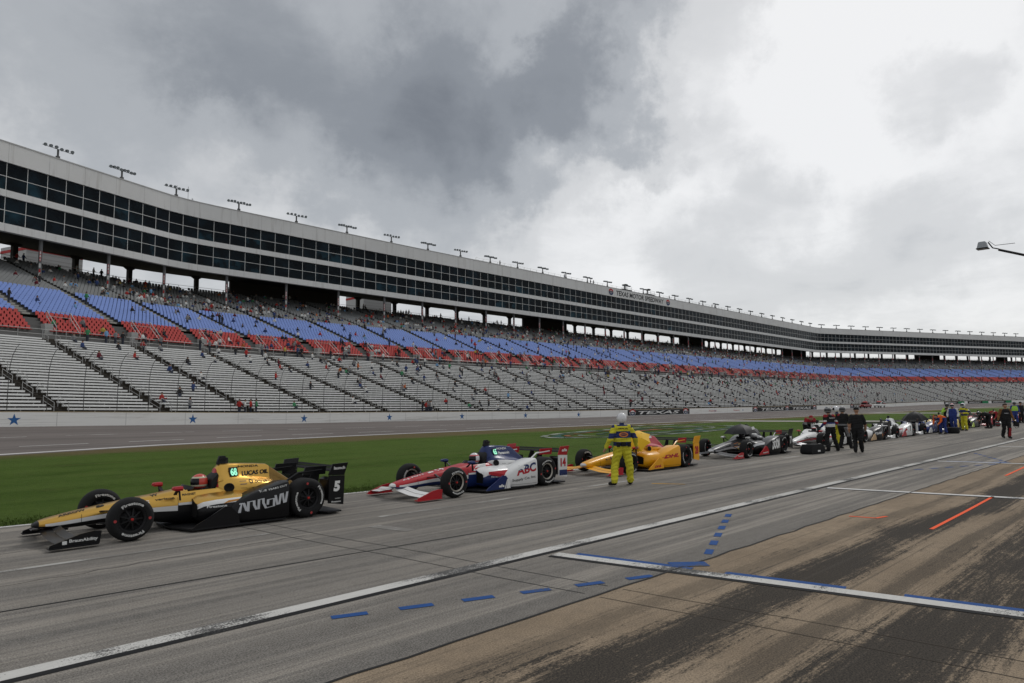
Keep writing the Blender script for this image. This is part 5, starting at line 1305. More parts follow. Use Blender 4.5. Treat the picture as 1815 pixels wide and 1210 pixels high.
race_car(10.10, VC - .05, dict(N='red', S='white', L='navy', T='white', A='navy', AF='navy', AR='navy', AB='white', M='white', P='white', RE='white', RU='red', D='navy', FE='red', FW='white', RW='black', MR='navy', GF='red', GS='white'),
    'red, white and blue race car number 14, second in line',
    [('rear_pod', ABC_LO, 1.93, 2.55, .32, .54, .14, M_dr), ('rear_pod', ABC_HI, 1.93, 2.55, .32, .54, .14, M_dn), ('rear_pod', txt('Supply Co. Inc.', .01), 1.80, 2.54, .17, .25, .08, M_dk),
     ('engine_cover', txt('Panasonic', .03), 2.05, 2.50, .80, .87, 0, M_dw), ('engine_cover', txt('HONDA', .03), 2.02, 2.40, .92, .97, -.02, M_dw), ('LED', '65', 1.83, 1.99, .80, .96, 0, None), ('guard', txt('14', .05), 3.47, 3.68, .44, .66, 0, M_dr), ('guard', RECT, 3.42, 3.72, .22, .36, -.02, M_dn), ('guard', txt('Firestone', .02), 3.48, 3.68, .235, .26, 0, M_dw),
     ('wing_endplate', txt('afe', .04), 3.52, 3.72, .82, .90, 0, M_dw), ('side_pod', txt('Firestone', .03), 1.28, 1.62, .32, .36, .0, M_dw), ('deflector', txt('afe', .05), 1.32, 1.50, .10, .17, 0, M_dw), ('deflector', poly([(0, 0), (.35, 0), (1, 1), (.8, 1)]), 1.50, 1.62, .058, .28, 0, M_dw), ('deflector', poly([(0, 0), (1, 0), (1, .6), (.45, 1)]), 1.56, 1.70, .058, .29, 0, M_dw),
     ('body', poly([(0, .1), (.25, .6), (.6, .9), (1, 1), (1, 0)]), 1.05, 1.45, .46, .63, 0, M_dw), ('body', RECT, 1.22, 1.34, .49, .60, 0, M_dr), ('side_pod', poly([(0, .75), (.55, .35), (.7, 0), (.85, 0), (.8, .5), (1.0, 1), (.0, 1)]), 1.14, 2.0, .22, .47, 0, M_dr), ('TOP', txt('14', .04), .12, .32, -.12, .04, 0, M_dw), ('TOP', txt('A.J. FOYT', .03), -.85, -.25, -.12, -.04, 0, M_dw), ('TOP', txt('afe', .05), -.15, .0, -.12, -.02, 0, M_dw)],
    (hm('white', (.65, .65, .66)), hm('pink', (.6, .12, .12)), 'driver in a white helmet in the red, white and blue number 14 car'), RIMS)
race_car(16.65, VC - .12, dict(N='yellow', S='yellow', L='yellow', T='silver', A='dhl_red', AF='dhl_red', AR='dhl_red', AB='yellow', M='yellow', P='yellow', RE='yellow', RU='yellow', D='yellow', FE='dhl_red', FW='yellow', RW='black', MR='dhl_red', GF='dhl_red', GS='yellow'),
    'yellow race car with red engine cover behind the yellow-suited official',
    [('rear_pod', txt('DHL', .05, .35), 1.80, 2.50, .33, .44, .05, M_dr), ('rear_pod', RECT, 1.75, 1.95, .36, .375, 0, M_dr), ('deflector', txt('DHL', .05, .35), 1.20, 1.58, .09, .16, .05, M_dr), ('guard', txt('28', .05), 3.46, 3.68, .38, .64, 0, M_dr), ('engine_cover', txt('Andretti', .02), 1.95, 2.3, .66, .70, 0, M_dk), ('engine_cover', RECT, 1.85, 2.35, .93, .985, 0, M_dw), ('body', txt('McNabb', .03), .86, 1.2, .53, .57, .02, M_dk)],
    (hm('orange', (.55, .2, .05)), hm('white', (.65, .65, .66)), 'driver under the yellow umbrella in the yellow race car'))
race_car(24.0, VC - .08, dict(N='grey', S='silver', L='black', T='silver', A='grey', AF='black', AR='black', AB='black', M='grey', P='black', PT='grey', RE='black', RU='black', D='red', FE='red', FW='grey', RW='black', MR='white', GF='red', GS='black'),
    'black and silver race car under a black umbrella',
    [('rear_pod', txt('DOOM', .07), 1.98, 2.54, .20, .58, .08, M_dw), ('deflector', txt('Firestone', .03), 1.2, 1.62, .10, .15, .05, M_dw), ('front_endplate', txt('Firestone', .03), -.85, -.50, .10, .15, 0, M_dw), ('body', poly([(0, 0), (.6, .1), (1, .6), (.7, 1), (.2, .8)]), .15, .75, .36, .52, .02, M_do), ('body', poly([(0, .2), (.5, 0), (1, .5), (.8, 1), (.3, .9)]), .45, .80, .24, .50, 0, M_dy), ('engine_cover', RECT, 1.95, 2.35, .66, .70, -.02, M_dw), ('engine_cover', poly([(0, 0), (.5, .2), (1, 0), (.7, 1), (.3, .8)]), 1.75, 2.3, .74, .97, 0, M_dw), ('guard', txt('7', .05), 3.48, 3.66, .36, .66, 0, M_dw)],
    (hm('black', (.02, .02, .022)), hm('grey', (.3, .3, .3)), 'driver in a black helmet under the black umbrella'))
FAR = [  # the queue behind: front-axle position, livery, label, artwork
    (31.0, dict(N='white', S='red', L='silver', T='white', A='white', AF='black', AR='black', AB='white', M='white', P='white', RE='black', RU='white', D='white', FE='silver', FW='silver', RW='black', MR='red', GF='black', GS='black'), 'silver white race car with red pinstripes behind the crew in black', [('front_endplate', RECT, -.9, -.5, .06, .1, 0, M_dg), ('rear_pod', txt('verizon', .03), 1.95, 2.5, .34, .44, .1, M_dk)], ('white', 'red')),
    (36.2, dict(N='black', S='white', L='white', A='black', AF='black', AB='white', M='white', P='black', RE='black', RU='black', D='tan', FE='tan', FW='black', RW='black', MR='black', GF='black', GS='black'), 'black, white and tan race car behind the man in black', [('rear_pod', txt('1240', .05), 1.7, 2.4, .30, .42, .05, M_dw), ('rear_pod', poly([(0, 0), (1, 0), (1, 1)]), 1.7, 2.5, .09, .35, 0, M_do)], ('tan', 'white')),
    (41.2, dict(N='white', S='red', L='white', A='white', AF='blue', AR='white', AB='white', M='white', P='white', RE='white', RU='black', D='red', FE='white', FW='white', RW='black', MR='white', GF='black', GS='black'), 'white race car with tall white engine cover and red flashes', [('rear_pod', poly([(0, 0), (1, .3), (.4, 1)]), 1.6, 2.1, .2, .5, 0, M_dr), ('rear_pod', txt('7', .05), 2.2, 2.45, .3, .6, 0, M_dk)], ('cream', 'grey')),
    (46.4, dict(N='blue', S='white', L='blue', A='navy', AF='white', AB='blue', M='white', P='navy', RE='black', RU='black', D='white', FE='white', FW='white', RW='black', MR='blue', GF='black', GS='black'), 'navy race car under an umbrella behind the man in orange', [('rear_pod', poly([(0, 0), (.5, 0), (1, 1), (.4, 1)]), 1.8, 2.3, .15, .5, 0, M_dw)], ('navy', 'white')),
    (51.8, dict(N='blue', S='white', L='blue', A='pale_yellow', AF='blue', AB='pale_yellow', M='blue', P='pale_yellow', RE='black', RU='black', D='blue', FE='blue', FW='white', RW='black', MR='blue', GF='black', GS='black'), 'blue race car with yellow rear bodywork beside the far official', [('rear_pod', poly([(0, 0), (1, .2), (.6, 1)]), 1.7, 2.3, .15, .5, 0, M_do)], ('pale', 'navy')),
    (57.4, dict(N='black', S='lime', L='black', A='black', AF='lime', AB='lime', M='grey', P='grey', RE='black', RU='black', D='lime', FE='black', FW='lime', RW='black', MR='lime', GF='black', GS='black'), 'black race car with lime trim behind the far official', [], ('lime', 'white')),
    (63.2, dict(N='red', S='black', L='red', A='red', AF='red', AB='red', M='red', P='dhl_red', RE='black', RU='red', D='red', FE='red', FW='red', RW='black', MR='red', GF='red', GS='black'), 'all red race car in the far queue', [('rear_pod', txt('9', .05), 2.2, 2.45, .25, .6, 0, M_dw)], ('scarlet', 'white')),
    (69.0, dict(N='white', S='black', L='white', A='white', AF='black', AB='white', M='white', P='white', RE='white', RU='black', D='black', FE='white', FW='white', RW='black', MR='white', GF='black', GS='black'), 'plain white race car beyond the all red one', [('rear_pod', poly([(0, 0), (1, .3), (.4, 1)]), 1.8, 2.3, .15, .5, 0, M_dk)], ('white', 'navy')),
    (75.2, dict(N='black', S='red', L='black', A='black', AF='red', AB='red', M='black', P='red', RE='black', RU='black', D='black', FE='black', FW='red', RW='black', MR='red', GF='black', GS='black'), 'black race car with red fairings beyond the plain white one', [], ('black', 'red')),
    (81.5, dict(N='white', S='blue', L='navy', A='navy', AF='navy', AB='white', M='white', P='white', RE='navy', RU='navy', D='navy', FE='white', FW='white', RW='black', MR='navy', GF='navy', GS='black'), 'white and navy race car near the end of the queue', [], ('navy', 'white')),
    (87.8, dict(N='orange', S='white', L='orange', A='black', AF='black', AB='orange', M='orange', P='orange', RE='black', RU='black', D='orange', FE='orange', FW='black', RW='black', MR='black', GF='black', GS='black'), 'orange race car last in the queue that can be seen', [], ('tan', 'navy'))]
HCOL = {'white': (.65, .65, .66), 'red': (.5, .05, .04), 'tan': (.45, .3, .16), 'cream': (.6, .5, .28), 'grey': (.3, .3, .3), 'navy': (.03, .05, .15), 'pale': (.5, .5, .3), 'lime': (.4, .55, .06), 'scarlet': (.5, .03, .03), 'black': (.02, .02, .022)}
for u, liv, lab, dec, (h1, h2) in FAR:
    race_car(u, VC - .1, liv, lab, dec, (hm(h1, HCOL[h1]), hm(h2, HCOL[h2]), 'driver inside the ' + lab.split(' race car')[0] + ' race car'))
# ================================================================ PEOPLE IN THE PIT LANE
def capsule(b, p0, r0, p1, r1, n=10):
    p0 = Vector(p0); p1 = Vector(p1); d = (p1 - p0); L_ = d.length
    d = d.normalized() if L_ > 1e-6 else Vector((0, 0, 1)); a = d.cross(Vector((0, 0, 1)))
    if a.length < .05: a = d.cross(Vector((1, 0, 0)))
    a.normalize(); c = d.cross(a); rings = []
    for c0, r, lo, hi in ((p0, r0, -88, 0), (p1, r1, 0, 88)):
        for e in np.linspace(lo, hi, 5):
            q = c0 + d * r * math.sin(R(e)); rr = r * math.cos(R(e)); rings.append([q + (a * math.cos(2 * math.pi * k / n) + c * math.sin(2 * math.pi * k / n)) * rr for k in range(n)])
    b.loft(rings, 0, True)
def person(loc, facing, suit, label, pose=None, helmet=None, voxel=.017, scale=1.0, extra=None, group='people working in the pit lane', bulk=1.1):
    """a figure grown as one skin from its joints; facing in degrees from +x; suit: function (height share, tag, point) -> material"""
    J = dict(hip=(0, 0, .95), chest=(.01, 0, 1.28), neck=(0, 0, 1.50), head=(.03, 0, 1.66),
             sl=(0, .19, 1.43), sr=(0, -.19, 1.43), el=(-.03, .29, 1.15), er=(-.03, -.29, 1.15), wl=(.08, .31, .92), wr=(.08, -.31, .92),
             kl=(.03, .12, .50), kr=(.03, -.12, .50), al=(-.02, .14, .09), ar=(-.02, -.14, .09), fl=(.16, .16, .045), fr=(.16, -.16, .045))
    J.update(pose or {}); J = {k: Vector(v) for k, v in J.items()}
    lat = (J['sl'] - J['sr']).normalized(); hip, ch, nk = J['hip'], J['chest'], J['neck']
    hl, hr = hip + Vector((0, .095, -.03)), hip + Vector((0, -.095, -.03))
    segs = []
    def seg(p, r, q, s, t):
        f = bulk if t in ('torso', 'arm', 'fore', 'leg', 'shin') else 1.0
        segs.append((Vector(p), r * f, Vector(q), s * (f if t not in ('fore',) else 1 + (f - 1) * .6), t))
    for o in (-1, 0, 1):
        seg(hip + Vector((0, o * .085, .0)), .115, ch + lat * o * .10 - Vector((0, 0, .08)), .115, 'torso')
        seg(ch + lat * o * .10 - Vector((0, 0, .08)), .115, nk + lat * o * .10 - Vector((0, 0, .11)), .095 if o else .115, 'torso')
    seg(nk - (nk - ch).normalized() * .06, .062, J['head'] - Vector((0, 0, .07)), .058, 'skin')
    seg(J['head'] + Vector((-.02, 0, .015)), .098, J['head'] + Vector((.02, 0, -.03)), .085, 'head'); seg(J['head'] + Vector((.095, 0, -.03)), .018, J['head'] + Vector((.075, 0, .02)), .012, 'head')
    for s, hh in (('l', hl), ('r', hr)):
        seg(J['s' + s], .075, J['e' + s], .058, 'arm'); seg(J['e' + s], .058, J['w' + s], .042, 'fore')
        seg(hh, .108, J['k' + s], .078, 'leg'); seg(J['k' + s], .080, J['a' + s] + Vector((0, 0, .03)), .072, 'shin'); seg(J['a' + s] - Vector((0, 0, .02)), .066, J['f' + s] - Vector((0, 0, .0)), .045, 'boot')
        w = J['w' + s]; fd = (w - J['e' + s]).normalized(); sd = lat * (1 if s == 'l' else -1)
        front = Vector((1, 0, 0)) if abs(fd.x) < .7 else Vector((0, 0, -1)); front = (front - fd * front.dot(fd)).normalized(); across = front
        seg(w, .036, w + fd * .075, .038, 'hand')
        for k, (o, ln) in enumerate(((-.030, .060), (-.010, .075), (.011, .080), (.031, .070))):
            b0 = w + fd * .085 + across * o; m_ = b0 + fd * ln * .55; t_ = m_ + fd * ln * .4 - sd * .022; seg(b0, .0115, m_, .0105, 'hand'); seg(m_, .0105, t_, .009, 'hand')
        b0 = w + fd * .03 + across * .035; seg(b0, .013, b0 + fd * .035 + across * .030, .0115, 'hand'); seg(b0 + fd * .035 + across * .030, .0115, b0 + fd * .065 + across * .028, .010, 'hand')
    b = MB()
    for p, r, q, s, t in segs: capsule(b, p, r, q, s)
    me = b.mesh('raw', M_carbon); ob = bpy.data.objects.new('raw', me); COL.objects.link(ob)
    md = ob.modifiers.new('r', 'REMESH'); md.mode = 'VOXEL'; md.voxel_size = voxel
    sm = ob.modifiers.new('s', 'SMOOTH'); sm.factor = .5; sm.iterations = 3
    dg = bpy.context.evaluated_depsgraph_get(); out = bpy.data.meshes.new_from_object(ob.evaluated_get(dg)); bpy.data.objects.remove(ob); bpy.data.meshes.remove(me)
    nf = len(out.polygons); C_ = np.empty(nf * 3); out.polygons.foreach_get('center', C_); C_ = C_.reshape(-1, 3)
    # folds of the cloth
    nv = len(out.vertices); V_ = np.empty(nv * 3); out.vertices.foreach_get('co', V_); V_ = V_.reshape(-1, 3)
    best = np.full(nf, 9e9); idx = np.zeros(nf, int)
    for i, (p, r, q, s, t) in enumerate(segs):
        p_, q_ = np.array(p), np.array(q); d = q_ - p_; k = np.clip(((C_ - p_) @ d) / max(1e-9, d @ d), 0, 1); dist = np.linalg.norm(C_ - p_ - k[:, None] * d, axis=1) - (r + (s - r) * k)
        m = dist < best; best[m] = dist[m]; idx[m] = i
    mats = []; mi = np.zeros(nf, int)
    for f in range(nf):
        m = suit(segs[idx[f]][4], C_[f])
        if m not in mats: mats.append(m)
        mi[f] = mats.index(m)
    leg = V_[:, 2] < hip.z; amp = np.where(V_[:, 2] < .1, 0, np.where(leg, .015, .010)); amp = np.where(V_[:, 2] > 1.45, 0, amp)
    ph = np.sin(V_[:, 2] * 46 + 9 * V_[:, 1] + 3 * np.sin(V_[:, 0] * 17)) * np.cos(V_[:, 2] * 19 + V_[:, 0] * 25)
    nrm = np.empty(nv * 3); out.vertices.foreach_get('normal', nrm); V_ = V_ + nrm.reshape(-1, 3) * (amp * ph)[:, None]; out.vertices.foreach_set('co', V_.ravel())
    out.materials.clear()
    for m in mats: out.materials.append(m)
    out.polygons.foreach_set('material_index', mi); out.polygons.foreach_set('use_smooth', [True] * nf); out.update(); out.name = 'person_body'
    root = empty('person', loc, R(facing)); root.scale = (scale,) * 3; tag(root, label, 'person', group); place('body', out, root)
    hd = J['head']
    if helmet and helmet[0] == 'helmet':
        h = helmet_mesh(None); h.v = [(-x * 1.02, y * 1.05, z) for x, y, z in h.v]; o = h.build('helmet', [helmet[1], mat('visor_dark', (.01, .01, .012), .1, var=0), helmet[2]], root, True, 40); o.location = hd + Vector((0, 0, .02))
    elif helmet and helmet[0] == 'cap':
        bb = MB(); rg = [ring((hd.x - .01, 0 + hd.y, hd.z + .02), .112, .102), ring((hd.x - .01, hd.y, hd.z + .07), .108, .098), ring((hd.x - .015, hd.y, hd.z + .115), .075, .07), ring((hd.x - .02, hd.y, hd.z + .13), .02, .02)]
        bb.loft(rg, 0); bb.loft([[(hd.x + .07, hd.y - .07, hd.z + .03), (hd.x + .07, hd.y + .07, hd.z + .03), (hd.x + .07, hd.y + .07, hd.z + .042), (hd.x + .07, hd.y - .07, hd.z + .042)], [(hd.x + .18, hd.y - .05, hd.z + .015), (hd.x + .18, hd.y + .05, hd.z + .015), (hd.x + .18, hd.y + .05, hd.z + .024), (hd.x + .18, hd.y - .05, hd.z + .024)]]); bb.build('cap', helmet[1], root, True, 40)
    elif helmet and helmet[0] == 'hair':
        bb = MB(); rg = [ring((hd.x - .035, hd.y, hd.z - .03), .085, .098), ring((hd.x - .025, hd.y, hd.z + .04), .108, .105), ring((hd.x - .01, hd.y, hd.z + .09), .095, .088), ring((hd.x, hd.y, hd.z + .115), .03, .03)]; bb.loft(rg, 0); bb.build('hair', HAIR, root, True)
    if extra: extra(root, out)
    return root
cl = lambda n, c: mat('cloth_' + n, c, .85, var=.18, scale=9, bump=.35, bscale=28)
CY, CN, CK, CW_, CR, CG = cl('yellow', (.56, .51, .035)), cl('navy', (.022, .034, .115)), cl('black', (.013, .013, .014)), cl('white', (.55, .55, .54)), cl('red', (.26, .02, .024)), cl('grey', (.16, .16, .165))
CO, CB_, CBR, CV = cl('orange', (.70, .13, .02)), cl('blue', (.03, .05, .20)), cl('brown', (.17, .085, .03)), cl('vest_green', (.35, .60, .08))
BOOT = mat('boot_black', (.012, .012, .012), .6)
def plain(top, low, arm=None, bare=False, glove=None):
    def f(t, p):
        if t in ('skin', 'head'): return SKIN
        if t == 'hand': return glove or SKIN
        if t == 'boot': return BOOT
        if t in ('leg', 'shin'): return low
        if t == 'fore': return SKIN if bare else (arm or top)
        if t == 'arm': return arm or top
        return top if p[2] > .97 else low
    return f
def official(t, p):
    if t in ('skin', 'head'): return SKIN if t == 'head' else CN
    if t == 'hand': return SKIN
    if t == 'boot': return BOOT
    if t == 'torso':
        if .985 < p[2] < 1.085: return CN
        if 1.185 < p[2] < 1.345: return CN
        if p[2] > 1.475: return CN
        return CY
    if t == 'arm': return CN if 1.17 < p[2] < 1.30 or (p[2] > 1.44 and abs(p[1]) > .21) else CY
    return CY
def off_extra(root, me):
    bv = BVHTree.FromPolygons([v.co for v in me.vertices], [tuple(p.vertices) for p in me.polygons])
    def lay(art, y0, y1, z0, z1, m, name, off=.008):
        vs, fs = art; out = []
        for a, c in vs:
            y = y1 + (y0 - y1) * a; z = z0 + (z1 - z0) * c; h = bv.ray_cast(Vector((-1, y, z)), Vector((1, 0, 0))); out.append(((h[0].x if h[0] else -.12) - off, y, z))
        mb = MB(); mb.add(out, fs); mb.build(name, m, root, fix=False)
    V = [(.5 + .5 * math.cos(a), .5 + .5 * math.sin(a)) for a in np.linspace(0, 2 * math.pi, 25)[:-1]] + [(.5 + .36 * math.cos(a), .5 + .30 * math.sin(a)) for a in np.linspace(0, 2 * math.pi, 25)[:-1]]
    lay(txt('OFFICIAL', .03), -.135, .135, 1.395, 1.435, M_dk, 'lettering')
    lay((V, [(i, (i + 1) % 24, 24 + (i + 1) % 24, 24 + i) for i in range(24)]), -.12, .12, 1.205, 1.325, M_do, 'back_emblem')
    lay(txt('SUNOCO', .03), -.07, .07, 1.25, 1.28, M_do, 'lettering')
    mb = MB()
    for y, w, z in ((-.13, .08, 1.02), (.02, .12, 1.03), (.15, .07, 1.02)):
        mb.loft([[(-.155 - d, y - w / 2, z - .055), (-.155 - d, y + w / 2, z - .055), (-.155 - d, y + w / 2, z + .05), (-.155 - d, y - w / 2, z + .05)] for d in (-.06, 0, .02)])
    mb.build('belt_pouch', CK, root)
    mb = MB(); mb.tube([(-.11, .14, 1.0), (-.05, .17, .88), (.02, .18, .78)], .008, 5); mb.build('cord', CK, root)
HW, HK, HG = hm('white', (.65, .65, .66)), hm('black', (.02, .02, .022)), hm('grey', (.3, .3, .3))
person((14.35, 10.46, .004), 56, official, 'official in yellow suit and white helmet seen from behind, standing by the yellow car',
       dict(kl=(.06, .19, .50), kr=(.0, -.18, .50), al=(-.10, .26, .10), ar=(.08, -.22, .09), fl=(.06, .33, .045), fr=(.27, -.26, .045), el=(-.08, .33, 1.17), wl=(.03, .42, .95), er=(.0, -.34, 1.17), wr=(.18, -.44, .98), head=(.05, -.02, 1.655)),
       ('helmet', HW, HW), .011, 1.0, off_extra, bulk=1.2)
def crew_a(t, p):
    if t in ('skin', 'head'): return SKIN
    if t == 'hand': return CK
    if t == 'boot': return BOOT
    if t == 'torso':
        if 1.0 < p[2] < 1.12: return CW_
        if 1.12 < p[2] < 1.17: return CB_
        if p[2] > 1.42 and abs(p[1]) > .10: return CR
    if t == 'arm':
        if p[2] > 1.38: return CR
        if p[2] < 1.20: return CR
        if p[2] < 1.26: return CW_
    if t == 'fore': return CB_
    return CK
person((29.15, 10.85, .004), 60, crew_a, 'crew member in black suit with red and white trim, black helmet, back turned', dict(kl=(.05, .16, .50), al=(-.08, .20, .09), fl=(.08, .25, .045), kr=(.0, -.16, .5), ar=(-.02, -.30, .09), fr=(.14, -.38, .045), wl=(.26, .22, 1.0), wr=(.26, -.20, 1.02), chest=(.05, 0, 1.28), neck=(.06, 0, 1.49), head=(.10, 0, 1.65), sl=(.05, .19, 1.42), sr=(.05, -.19, 1.42)), ('helmet', HK, HG), extra=lambda r, m: flat_text('PERFORMANCE', (-.125, .13, 1.335), (0, -.26, 0), (0, 0, .035), .03).build('lettering', M_dw, r, fix=False))
def crew_c(t, p):
    if t in ('skin', 'head'): return SKIN
    if t == 'boot': return BOOT
    if t == 'torso' and (1.0 < p[2] < 1.06 or (p[2] > 1.40 and p[1] > .05)): return CG if p[2] < 1.2 else CR
    if t == 'leg' and p[1] < -.12: return CG
    return CK
person((30.9, 11.0, .004), -10, crew_c, 'crew member in black suit and dark full-face helmet stepping to the right', dict(kl=(.16, .12, .52), al=(.02, .14, .10), fl=(.2, .14, .045), kr=(.22, -.12, .52), ar=(.34, -.14, .09), fr=(.52, -.15, .045), wr=(.42, -.18, 1.16), er=(.14, -.28, 1.16), wl=(.3, .2, 1.1), head=(.06, 0, 1.66)), ('helmet', HK, HG))
def off2(t, p): return official(t, p)
person((31.9, 11.55, .004), 100, off2, 'white-helmeted official with yellow trousers hidden behind the black-suited crew', None, ('helmet', HW, HW), .02)
person((28.85, 9.72, .004), 12, plain(CK, CK, None, True), 'man in black short-sleeved shirt and trousers walking to the right', dict(kl=(.14, .1, .50), al=(-.02, .10, .10), fl=(.16, .1, .045), kr=(-.02, -.1, .5), ar=(.30, -.1, .09), fr=(.50, -.1, .05), el=(-.12, .26, 1.16), wl=(-.05, .28, .90), er=(.06, -.28, 1.15), wr=(.30, -.26, .95)), ('cap', CK))
def crouch(t, p):
    if t in ('skin', 'head'): return SKIN
    if t == 'boot': return BOOT
    return CK if p[2] < .9 else (CR if p[2] > 1.02 else CG)
person((34.6, 13.9, .004), -140, crouch, 'crew member in red and grey leaning over the silver white car', dict(hip=(-.30, 0, .90), chest=(.02, 0, 1.10), neck=(.22, 0, 1.20), head=(.36, 0, 1.22), sl=(.18, .19, 1.15), sr=(.18, -.19, 1.15), el=(.30, .26, .92), er=(.30, -.26, .92), wl=(.48, .2, .80), wr=(.48, -.2, .80), kl=(-.20, .12, .48), kr=(-.15, -.12, .48), al=(-.30, .13, .09), ar=(-.25, -.13, .09), fl=(-.10, .14, .045), fr=(-.05, -.14, .045)), ('cap', CR))
bend = dict(hip=(-.28, 0, .92), chest=(.02, 0, 1.08), neck=(.22, 0, 1.08), head=(.36, 0, 1.04), sl=(.17, .19, 1.06), sr=(.17, -.19, 1.06), el=(.22, .22, .78), er=(.22, -.22, .78), wl=(.38, .16, .60), wr=(.38, -.16, .60), kl=(-.24, .12, .48), kr=(-.20, -.12, .48), al=(-.34, .13, .09), ar=(-.26, -.13, .09), fl=(-.14, .14, .045), fr=(-.06, -.14, .045))
person((47.3, 11.25, .004), 160, plain(CO, CB_), 'man in orange shirt and blue trousers bending over the navy car', bend, ('hair',))
person((50.0, 11.15, .004), 185, plain(CB_, CB_, CW_, False, CK), 'crew member in blue and white suit with red and white helmet stepping left', dict(kl=(.12, .12, .52), al=(-.12, .12, .14), fl=(.04, .12, .06), kr=(-.12, -.1, .5), ar=(-.42, -.1, .12), fr=(-.26, -.1, .045), head=(.12, 0, 1.64), neck=(.06, 0, 1.49), chest=(.04, 0, 1.27), wl=(.16, .26, .98), wr=(.14, -.28, .95)), ('helmet', hm('red', (.55, .06, .04)), HW))
person((53.0, 11.2, .004), 150, official, 'second official in yellow and navy with white helmet, farther down the lane', dict(wl=(.28, .2, 1.15), wr=(.26, -.15, 1.12), er=(-.0, -.28, 1.14)), ('helmet', HW, HW))
person((52.0, 11.9, .004), 200, plain(CK, CK, CV), 'camera operator in black standing just left of the far official', dict(wl=(.28, .12, 1.35), wr=(.28, -.12, 1.35), el=(.1, .3, 1.2), er=(.1, -.3, 1.2)), ('helmet', HK, HG), .02)
person((57.6, 10.95, .004), 130, plain(CK, CK), 'crew member in black crouched over the black and lime car', bend, ('helmet', HK, HG), .02)
person((62.2, 11.2, .004), 170, plain(CR, CK), 'crew member in dark red bending at the red car nose', bend, ('cap', CR), .02)
person((66.5, 13.9, .004), -140, plain(CG, CK), 'person in grey bent over behind the red car', bend, ('helmet', HW, HG), .02)
person((69.6, 11.1, .004), 200, lambda t, p: CV if (t == 'torso' and 1.05 < p[2] < 1.45) else plain(CB_, CB_)(t, p), 'crew member in lime green vest and dark trousers', None, ('helmet', HK, HG), .02)
person((71.5, 11.0, .004), 230, plain(CK, CK), 'crew member in black beside the lime green vest', None, ('cap', CK), .02)
def brown(t, p):
    if t in ('skin', 'head'): return SKIN
    if t in ('arm', 'fore'): return CBR
    if t == 'boot': return BOOT
    if t == 'hand': return CK
    if t == 'shin' and p[1] > .05: return CR
    return CK
def carry(root, me):
    mb = helmet_mesh(None); mb.v = [(x, y, z) for x, y, z in mb.v]; o = mb.build('carried_helmet', [HK, HK, CR], root, True, 40); o.location = (.12, -.42, .74)
    mb = MB(); mb.loft([[(x, y0, z) for y0, z in ((.34, .62), (.52, .60), (.54, .82), (.36, .84))] for x in (-.08, .14)]); mb.build('carried_bag', CK, root)
    mb = MB(); mb.tube([(.03, .36, .62), (.03, .42, .52), (.03, .52, .54), (.03, .53, .64)], .012, 6); mb.build('bag_strap', CK, root)
    flat_text('RACING', (.135, -.09, 1.25), (0, .18, 0), (0, 0, .045), .03).build('lettering', M_dg, root, fix=False)
person((43.5, 7.35, .004), 212, brown, 'man in black suit with brown sleeves walking closer on the right, carrying gear', dict(kl=(.10, .1, .5), al=(.0, .11, .10), fl=(.18, .12, .045), kr=(.0, -.1, .5), ar=(-.14, -.12, .12), fr=(.02, -.13, .06), wl=(.05, .36, .90), wr=(.08, -.38, .92)), ('hair',), .015, 1.02, carry)
for (u, v, fa, top, low, hd_, lab) in ((78, 11.0, 200, CR, CK, ('helmet', HW, CR), 'person in red top and white helmet at the far right of the queue'), (83, 11.2, 170, CK, CK, ('helmet', HK, HG), 'dark-helmeted person in black at the far right of the queue'), (87, 10.9, 220, CR, CR, ('cap', CK), 'person all in red with black cap at the far right edge'),
                                       (74.5, 10.4, 190, CW_, CR, ('cap', CR), 'person in white shirt and red trousers at the far right'), (92, 11.0, 190, CN, CN, ('cap', CN), 'person all in navy at the far end of the pit lane')):
    person((u, v, .004), fa, plain(top, low), lab, None, hd_, .022)

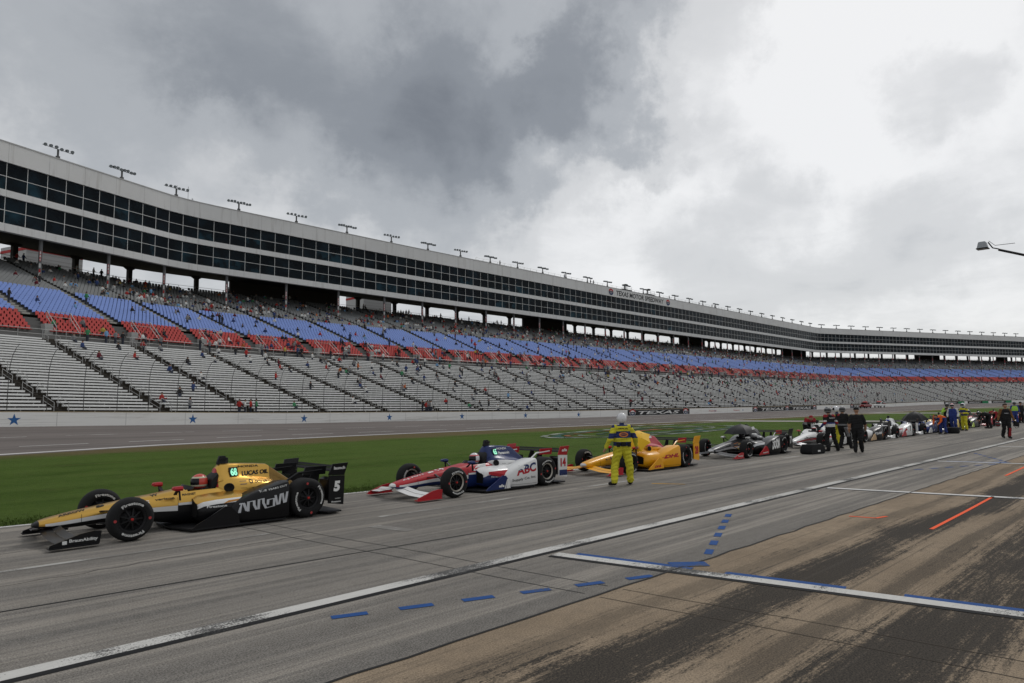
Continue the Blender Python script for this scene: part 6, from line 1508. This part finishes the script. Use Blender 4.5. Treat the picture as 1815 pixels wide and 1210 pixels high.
# ================================================================ UMBRELLAS, COVERED TYRES, LOOSE TYRE
def umbrella(loc, r, h, tilt, az, m, label, shaft=1.1, mark=None):
    root = empty('umbrella', loc); root.rotation_euler = (0, R(tilt), R(az)); tag(root, label, 'umbrella', 'umbrellas over the cars')
    for k in range(8):
        a0, a1 = 2 * math.pi * k / 8, 2 * math.pi * (k + 1) / 8; b = MB(); rows = []
        for s in np.linspace(0, 1, 8):
            rad = max(.004, r * s); z = h * (1 - .45 * s - .55 * s ** 3); row = []
            for q in np.linspace(0, 1, 5):
                a = a0 + (a1 - a0) * q; sag = math.cos((a1 - a0) / 2) / math.cos((a1 - a0) * (q - .5)) - .05 * math.sin(math.pi * q) * s; row.append((rad * sag * math.cos(a), rad * sag * math.sin(a), z - .02 * s * math.sin(math.pi * q) * -1))
            rows.append(row)
        b.loft(rows, 0, False, False); b.build('canopy_panel', m, root, True)
    b = MB(); b.tube([(0, 0, h + .07), (0, 0, h - shaft)], .010, 6); b.build('shaft', M_mast, root, True)
    b = MB()
    for k in range(8):
        a = 2 * math.pi * k / 8; b.tube([(0, 0, h * .45), (r * .6 * math.cos(a), r * .6 * math.sin(a), h * .66)], .005, 4)
    b.build('ribs', M_mast, root)
    if mark:
        b = MB(); a = R(-45 - az); c = Vector((r * .80 * math.cos(R(-100)), r * .80 * math.sin(R(-100)), h * .52)); b.add([c + Vector((-.11, 0, -.05)), c + Vector((.11, 0, -.05)), c + Vector((.10, .02, .05)), c + Vector((-.10, .02, .05))], [(0, 1, 2, 3)]); b.v = [(x, y - .03, z + .03) for x, y, z in b.v]; b.build('print', M_dw, root, fix=False)
CUM = mat('umbrella_yellow', (.72, .42, .012), .6, var=.06); CUK = mat('umbrella_black', (.014, .014, .016), .55, var=.1)
umbrella((17.85, VC - .30, .84), .56, .28, -38, 10, CUM, 'yellow umbrella tilted over the driver of the yellow car', .55)
umbrella((25.15, VC - .15, .86), .68, .34, -4, 0, CUK, 'black umbrella with small white print over the black and silver car', .62, True)
umbrella((47.3, VC - .3, .84), .75, .52, -10, 0, CUK, 'black umbrella over the navy car next to the man in orange', .6)
r_ = empty('covered_tyre_cart', (27.5, 10.95, .004), R(-8)); tag(r_, 'low black fabric-covered cart with white tag in front of the silver car', 'cart')
b = MB(); b.loft([[(-.50 * k, -.24 * k2, z), (.50 * k, -.24 * k2, z), (.50 * k, .24 * k2, z), (-.50 * k, .24 * k2, z)] for k, k2, z in ((.86, .9, 0), (1.0, 1.0, .05), (1.0, 1, .16), (.80, .9, .34), (.76, .85, .37))]); b.build('cover', cl('cover_black', (.012, .012, .013)), r_, True, 60)
b = MB(); b.add([(-.06, -.248, .09), (.12, -.248, .09), (.12, -.246, .15), (-.06, -.246, .15)], [(0, 1, 2, 3)]); b.build('tag', M_dw, r_, fix=False)
r_ = empty('loose_tyre', (48.6, 10.9, .19)); r_.rotation_euler = (R(90), 0, 0); tag(r_, 'loose black racing tyre lying flat by the crew member in blue and white', 'tyre'); place('tyre', CARM['tyre_rear'], r_); o = place('rim', CARM['rim_rear'], r_)
# black jacket-sized corner of equipment cut by the left frame edge near the track
